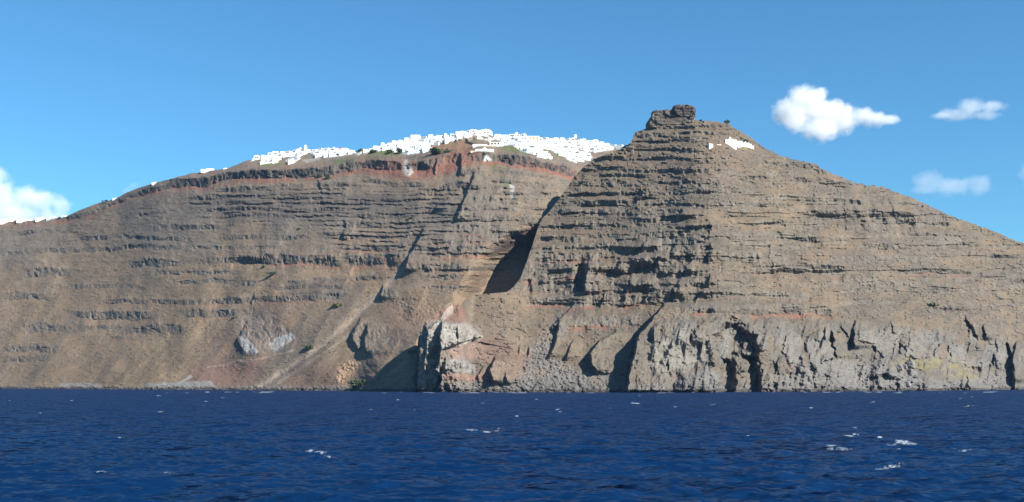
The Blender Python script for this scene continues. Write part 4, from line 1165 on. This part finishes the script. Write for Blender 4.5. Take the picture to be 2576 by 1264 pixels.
# outlying buildings on the bare ridge further along
for u, v, w_, h_, dome_, lab in ((523, 431.5, 9.5, 2.6, 0, 'lone long white building with raised centre on the bare ridge'), (566, 426, 2.5, 1.2, 0, 'tiny white hut on the bare ridge near the village'),
                                 (15, 561, 19, 5.2, 0, 'long low white house at the far end of the cliff top'), (102, 555, 8, 3.6, 0, 'small white wedge-shaped house on the far cliff top'),
                                 (126, 553, 7, 4.0, 0, 'small white house just before the dark cliff begins'), (289, 502, 4, 2.0, 0, 'tiny white shed at the brink of the dark lava bed'),
                                 (159, 546, 3, 2.2, 0, 'tiny white cube where the dark lava bed starts'), (390, 462, 4.5, 1.6, 0, 'low white wall of a hut halfway along the ridge'), (60, 558, 12, 2.6, 0, 'thin white boundary house between two far houses')):
    o = Shape().box(-w_, w_, 0, 6, -2.5, h_).box(-w_ * .2, w_ * .85, .5, 6, h_ + .002, h_ + 1.6 if w_ > 6 else h_ + .4).build('ridge_house', WHITE, None, tuple(A.at(u, v)), math.radians(rnd.uniform(-15, 15)))
    tag(o, lab, 'house')

# ------------------------------------------------------------------ chapel on the headland
t = root('chapel', 1839, 369.5, B, math.radians(6))
Shape().box(-6.2, 6.2, 0, 8, -3, 7.4).build('wall', WHITE, t)
Shape().box(-6.2, 6.2, .001, .3, 7.402, 7.8).build('parapet', WHITE, t)
bf = Shape().box(-2.1, -1.5, .5, 1.3, 7.2, 9.0).box(.1, .7, .5, 1.3, 7.2, 9.0).box(-.95, -.45, .5, 1.3, 7.2, 9.0).box(-2.1, .7, .5, 1.3, 9.002, 9.6).box(-1.5, .1, .5, 1.3, 9.602, 10.9, .3).build('belfry', WHITE, t)
Shape().dome(2.6, 4, 7.4, 2.1).build('dome', WHITE, t)
Shape().box(-10, -6.203, 2, 8, -4, 3.2).build('annex', WHITE, t)
tag(t, 'white chapel with belfry and small dome on the headland slope', 'chapel')
t = root('courtyard_wall', 1872, 369.5, B)
prev = None
pts = [(1854, 368), (1860, 366), (1866, 366), (1872, 367), (1878, 368), (1884, 370), (1890, 372), (1896, 374)]
base = np.array(t.location)
for i, (u, v) in enumerate(pts):
    p = B.at(u, v) - base
    if prev is not None:
        hh = [3.8, 3.4, 2.6, 3.0, 3.6, 3.0, 1.8][i - 1]
        s = Shape().box(min(prev[0], p[0]) - .02 + .04 * (i % 2), max(p[0], prev[0]) + .02, min(p[1], prev[1]) - .8, min(p[1], prev[1]) + 2.4, min(p[2], prev[2]) - 2, max(p[2], prev[2]) + hh)
        s.build('wall_section', WHITE, t)
    prev = p
Shape().lathe([(.9, 2), (.8, 4.8), (1.0, 5.2), (.9, 6.0), (.4, 6.6)], *(B.at(1874.6, 368) - base)[:2], n=12).build('turret', WHITE, t)
tag(t, 'curving white courtyard wall with a small round turret running from the chapel', 'wall')
t = root('hermit_house', 1789, 372.5, B, math.radians(30))
Shape().box(-2.6, 2.6, 0, 4.4, -2, 4.4).build('wall', WHITE, t)
Shape().box(2.603, 6, .6, 3, -2, 2.0).build('side_wall', WHITE, t)
tag(t, 'small white house with a low side wall standing apart from the chapel', 'house')
o = Shape().box(-2.6, 2.6, 0, 1, -1, 1.0).build('low_wall', CREAMM, None, tuple(B.at(1809, 366)), math.radians(14))
tag(o, 'short beige wall between the chapel and the small house', 'wall')


# ------------------------------------------------------------------ rocks that stand by themselves
def rock_mesh(name, lumps, rgb_fn, seed, cuts=22):
    """lumps: (centre, half-size, seed) in metres; each a weathered block, all of one mass"""
    import bmesh
    V3, F3, C3 = [], [], []
    for (c, hs, sd, rough) in lumps:
        bm = bmesh.new()
        bmesh.ops.create_cube(bm, size=2)
        bmesh.ops.subdivide_edges(bm, edges=bm.edges[:], cuts=cuts, use_grid_fill=True)
        co = np.array([v.co[:] for v in bm.verts])
        nrm = np.sign(co) * (np.abs(co) > .999)
        p = co / np.maximum(1.0, np.linalg.norm(co, axis=1, keepdims=True) / 1.4) * np.array(hs)
        k = float(min(hs))
        yw = math.radians(((sd * 37) % 50) - 25)
        tp = 1 - .10 * p[:, 2] / hs[2] * (-1 if sd in (2, 9) else 1)
        px, py = p[:, 0] * tp, p[:, 1] * tp
        p[:, 0], p[:, 1] = px * math.cos(yw) - py * math.sin(yw), px * math.sin(yw) + py * math.cos(yw)
        p[:, 2] += p[:, 0] * .10 * math.sin(sd * 2.1)
        w1 = fbm((p[:, 0] + c[0]) / (k * .5), (p[:, 2] + p[:, 1] * .8) / (k * .35), sd, 4) - .5
        w2 = vnoise((p[:, 0] + p[:, 1]) / (k * .28), p[:, 2] / (k * .5), sd + 5) - .5
        lay = np.abs(np.mod((p[:, 2] + 1.2 * w1) / (k * .45), 1) - .5) - .25
        nl = nrm / np.maximum(1e-6, np.linalg.norm(nrm, axis=1, keepdims=True))
        p = p + nl * (rough * k * (.8 * w1 + .35 * w2 + .3 * lay))[:, None] + np.array(c)
        b = len(V3)
        V3 += p.tolist()
        F3 += [[b + v.index for v in f.verts] for f in bm.faces]
        C3.append(rgb_fn(p, sd))
        bm.free()
    me = bpy.data.meshes.new(name)
    me.from_pydata(V3, [], F3)
    at = me.color_attributes.new('base', 'FLOAT_COLOR', 'POINT')
    rgba = np.ones((len(V3), 4), np.float32)
    rgba[:, :3] = np.concatenate(C3)
    at.data.foreach_set('color', rgba.ravel())
    me.materials.append(GROUND)
    o = bpy.data.objects.new(name, me)
    col.objects.link(o)
    return o


cb = B.at(1690, 309)
kq = cb[1] / F


def cq(u, v, back=0.0):
    return [(u - UC) * kq - cb[0], back, H + (VH - v) * kq - cb[2]]


def crag_rgb(p, sd):
    n = fbm(p[:, 0] / 6, p[:, 2] / 3, sd + 50, 4)[:, None]
    c = np.array([.150, .122, .10]) * (.4 + 1.1 * n)
    hi = sstep(cq(0, 287)[2], cq(0, 281)[2], p[:, 2])[:, None]
    c = c * (1 - hi * .5) + np.array([.10, .078, .068]) * hi * .5
    if sd == 4:
        c = np.array([.26, .21, .15]) * (.6 + .8 * n)
    return np.clip(c, .02, .8)


crag = rock_mesh('rock_crag', [
    (cq(1673, 296, 14), (14.0, 13, 8.2), 1, .42), (cq(1656, 293, 10), (6.4, 10, 6.8), 6, .42), (cq(1686, 284, 12), (10.5, 11, 3.8), 8, .42), (cq(1722, 281, 9), (11.0, 13, 6.4), 2, .42), (cq(1737, 284, 9), (4.4, 10, 7.0), 9, .42),
    (cq(1700, 291, 15), (13, 11, 6.4), 3, .42), (cq(1723, 300, 12), (9.6, 10, 5.4), 4, .42), (cq(1644, 311, 8), (5.6, 8, 4.6), 5, .3), (cq(1690, 305, 12), (20, 12, 3.5), 7, .3)], crag_rgb, 1)
crag.location = cb.tolist()
tag(crag, 'blocky dark rock crag with an overhanging slab crowning the headland', 'crag')

for (u, v, r_, lab) in ((2259, 930, 4.0, 'angular grey boulder at the upper edge of the fallen blocks above the shore'), (2290, 922, 4.6, 'largest pale fallen block on the grassy shore mound'),
                        (2275, 926, 2.6, 'small dark boulder wedged between two bigger fallen blocks'), (2294, 944, 4.4, 'slab-like boulder with a deep shadow, midway down the mound'),
                        (2287, 958, 3.6, 'grey boulder below the slab-like one on the mound'), (2281, 971, 3.4, 'lowest grey boulder of the fallen blocks, close to the water')):
    p = B.at(u, v)
    o = rock_mesh('boulder', [((0, 0, r_ * .4), (r_, r_ * .8, r_ * .75), int(u), .5)], lambda p, sd: np.tile([.235, .225, .21], (len(p), 1)), 1, cuts=6)
    o.location = p.tolist()
    o.rotation_euler = (0, .2, rnd.random() * 3)
    tag(o, lab, 'boulder', 'fallen blocks above the shore')


protos = []
for k in range(4):
    o = rock_mesh('shore_rock', [((0, 0, .3), (1.9 + .3 * k, 1.5, 1.1), 60 + k, .5), ((1.2, .4, 0), (1.1, 1.2, .8), 70 + k, .5)], lambda p, sd: np.tile([.085, .078, .070], (len(p), 1)), 1, cuts=5)
    protos.append(o)
for k in range(34):
    u = 40 + 2500 * (k + .8 * rnd.random()) / 34
    g = B if u > 1060 else A
    j = int(np.searchsorted(g.us, u))
    zz = H + (VH - g.V[:, j]) / F * g.R[:, j]
    i = int(np.argmax(zz > .2))
    r = float(g.R[i, j]) - 1.0 - 3 * rnd.random()
    o = protos[k] if k < 4 else protos[k % 4].copy()
    if k >= 4:
        col.objects.link(o)
    o.location = ((u - UC) / F * r, r, -.2)
    o.rotation_euler = (0, 0, rnd.random() * 6)
    sc_ = .7 + .9 * rnd.random()
    o.scale = (sc_, sc_, sc_)
    tag(o, 'dark wet rock awash at the waterline under the cliffs', 'rock', 'dark rocks along the waterline')


# ------------------------------------------------------------------ shrubs and trees
def leaves(w, h, n, size, seed, squash=.7):
    rs = np.random.RandomState(seed)
    s = Shape()
    cl = rs.normal(0, .5, (7, 3)) * [w * .5, w * .4, h * .35] + [0, 0, h * .5]
    for k in range(n):
        c = cl[rs.randint(7)] + rs.normal(0, 1, 3) * [w * .16, w * .16, h * .16]
        c[2] = max(c[2], .05)
        a, b = rs.normal(0, 1, 3), rs.normal(0, 1, 3)
        a /= np.linalg.norm(a)
        b -= a * a.dot(b)
        b /= np.linalg.norm(b)
        q = size * (.6 + .8 * rs.rand())
        i = len(s.v)
        s.v += [tuple(c + q * a), tuple(c + q * b * .7), tuple(c - q * a), tuple(c - q * b * .7)]
        s.f.append((i, i + 1, i + 2, i + 3))
    return s


def shrub(g, u, v, w, h, mat, label, name='shrub', trunk=0.0):
    t = root(name, u, v, g)
    leaves(w, h, 420, w * .075 + .12, int(u)).build('crown' if trunk else 'foliage', mat, t)
    Shape().lathe([(w * .05 + .05, -1.0), (w * .035 + .03, h * .55)], n=7).build('trunk' if trunk else 'stem', BARK, t)
    tag(t, label, 'tree' if trunk else 'shrub', None)


shrub(A, 905, 383, 8, 4.6, LEAF, 'round dark tree on the skyline dip between the village halves', 'dark_tree', 1)
for u, v, w_, h_, m_, lab in ((940, 384, 8, 4.5, LEAF, 'dark shrub under the lower houses, just past the skyline tree'), (979, 386, 8, 4.5, LEAF, 'dark shrub rising between white house fronts'),
                              (1006, 386, 9, 6, LEAF, 'tall rounded dark shrub before the big white house block'), (1100, 388, 16, 6, LEAF, 'broad dark green thicket below the ochre quarry'),
                              (1121, 385, 4.5, 3, LEAF, 'small round shrub beside the broad quarry thicket'), (802, 447, 5, 4.5, LEAF, 'left shrub of a pair under the dark lava bed'),
                              (826, 450, 8, 5, LEAF, 'larger grey-green shrub of a pair under the dark lava bed'), (685, 694, 7, 4, LEAF, 'dark shrub alone on the pale talus below the long lava bed'),
                              (665, 672, 4.5, 2.2, LEAF2, 'olive tuft at the foot of the long lava bed'), (849, 772, 8, 5, LEAF2, 'pale olive shrub in the grey scree gully'),
                              (778, 880, 8, 4.5, LEAF, 'dark shrub beside the pale scree track near the shore'), (1033, 889, 5.5, 2.6, LEAF2, 'bright green shrub above the big pinnacle shadow'),
                              (911, 971, 12, 5.5, LEAF, 'large dark shrub close to the water before the pinnacle'), (894, 977, 6, 3, LEAF2, 'pale green shrub at the water beside the large dark one'),
                              (590, 800, 4.5, 2.2, LEAF2, 'small olive tuft left of the pale outcrop'), (1034, 551, 5, 2.2, LEAF2, 'olive tuft on a ledge between thin lava beds'), (750, 578, 5, 2, LEAF, 'dark tuft on the upper slope under thin dark beds'),
                              (267, 507, 5, 1.9, LEAF, 'low bush on the bare far skyline'), (258, 508, 2, 2.6, LEAF, 'single thin plant on the bare far skyline'), (38, 557, 5, 1.7, LEAF, 'dark bushes behind the far long white house'), (150, 550, 5, 1.7, LEAF, 'dark bush beside the far small houses')):
    shrub(A, u, v, w_, h_, m_, lab)
for u, v, w_, h_, m_, lab in ((2344, 769, 12, 2.6, LEAF2, 'lone bright green shrub on the dry headland slope'), (2110, 838, 3, 2, LEAF2, 'small green shrub on the brow of the grey cliff'), (1764, 304, 2, 1.6, LEAF, 'tiny bush on the flat headland top'),
                              (1829, 309, 5, 2.4, LEAF, 'dark bush at the corner of the headland top'), (1875, 356, 4.5, 2, LEAF, 'green bush behind the chapel wall')):
    shrub(B, u, v, w_, h_, m_, lab)


# ------------------------------------------------------------------ dry scrub dotted over the slopes
def scrub():
    rs = np.random.RandomState(77)
    s = Shape()
    for g, n, lo, hi, top, bot in ((B, 3200, 1340, 2700, 0, 800), (A, 2400, -200, 1440, 0, 960)):
        us_ = rs.uniform(lo, hi, n * 2)
        fr = rs.rand(n * 2)
        k = 0
        for u, f in zip(us_, fr):
            v0 = float(g.V[-1, min(len(g.us) - 1, np.searchsorted(g.us, u))])
            v = v0 + 3 + (bot - v0) * f
            if float(fbm(np.array(u / 60), np.array(v / 30), 500, 3)) < .47:
                continue
            j = int(np.searchsorted(g.us, u))
            i = int(np.clip((v - g.V[0, j]) / (g.V[-1, j] - g.V[0, j]) * (g.V.shape[0] - 1), 0, g.V.shape[0] - 1))
            if g.rock[i, j] > .4:
                continue
            r = float(g.R[i, j])
            c = np.array([(u - UC) / F * r, r - .2, H + (VH - float(g.V[i, j])) / F * r])
            q = rs.uniform(.3, .85)
            b = len(s.v)
            a0 = rs.rand() * 6
            for t in range(5):
                a = a0 + t * 1.2566
                s.v.append((c[0] + q * math.cos(a), c[1] + q * math.sin(a), c[2] - .3))
            for t in range(5):
                a = a0 + .6 + t * 1.2566
                s.v.append((c[0] + .8 * q * math.cos(a), c[1] + .8 * q * math.sin(a), c[2] + q * (.45 + .3 * rs.rand())))
            s.v.append((c[0], c[1], c[2] + q * 1.0))
            for t in range(5):
                w_ = (t + 1) % 5
                s.f += [(b + t, b + w_, b + 5 + t), (b + w_, b + 5 + w_, b + 5 + t), (b + 5 + t, b + 5 + w_, b + 10)]
            k += 1
            if k >= n:
                break
    o = s.build('dry_scrub', simple('scrub_leaves', (.085, .070, .045), .9, .45, .25, .1))
    o['kind'] = 'stuff'
    o['label'] = 'low dry scrub dotted thinly over the brown slopes'
    o['category'] = 'scrub'


scrub()
# ------------------------------------------------------------------ a trace of sea air between the boat and the cliffs
hz = Shape().box(-2700, 2700, -80, 3850, -9, 420).build('haze', None)
hz['kind'] = 'stuff'
hm, hnt, hout = nodes_of('sea_air')
hv = hnt.nodes.new('ShaderNodeVolumePrincipled')
hv.inputs['Color'].default_value = (.34, .58, 1.0, 1)
hv.inputs['Density'].default_value = .00002
hnt.links.new(hv.outputs[0], hout.inputs['Volume'])
hz.data.materials.clear()
hz.data.materials.append(hm)

# ------------------------------------------------------------------ sky, sun, camera
w = bpy.data.worlds.new('World')
scene.world = w
w.use_nodes = True
nt = w.node_tree
bg = nt.nodes['Background']
sky = nt.nodes.new('ShaderNodeTexSky')
sky.sky_type = 'NISHITA'
sky.sun_disc = False
sky.sun_elevation = math.radians(SUN_EL)
sky.sun_rotation = math.radians(180 - SUN_AZ)
sky.air_density = 1.0
sky.dust_density = 0.2
sky.ozone_density = 2.5
tint = nt.nodes.new('ShaderNodeVectorMath')
tint.operation = 'MULTIPLY'
tint.inputs[1].default_value = (.405, .81, 1.0)
nt.links.new(sky.outputs[0], tint.inputs[0])
nt.links.new(tint.outputs[0], bg.inputs['Color'])
bg.inputs['Strength'].default_value = 0.068

sl = bpy.data.lights.new('sun', 'SUN')
sl.energy = 5.0
sl.angle = math.radians(.5)
sl.color = (1, .95, .87)
so = bpy.data.objects.new('sun', sl)
col.objects.link(so)
a, e = math.radians(SUN_AZ), math.radians(SUN_EL)
from mathutils import Vector
so.rotation_euler = Vector((math.sin(a) * math.cos(e), -math.cos(a) * math.cos(e), math.sin(e))).to_track_quat('Z', 'Y').to_euler()

cam = bpy.data.cameras.new('camera')
cam.sensor_width = 36
cam.lens = 36 * F / 2576
cam.shift_y = (VH - 632) / 2576
cam.clip_start, cam.clip_end = .5, 60000
co = bpy.data.objects.new('camera', cam)
co.location = (0, 0, H)
co.rotation_euler = (math.radians(90), 0, 0)
col.objects.link(co)
scene.camera = co
vs = scene.view_settings
vs.view_transform = 'Standard'
vs.look = 'None'
vs.exposure = 1.2
vs.gamma = 1
vs.use_curve_mapping = False
scene.cycles.max_bounces = 6
scene.cycles.volume_bounces = 4
scene.cycles.use_denoising = True
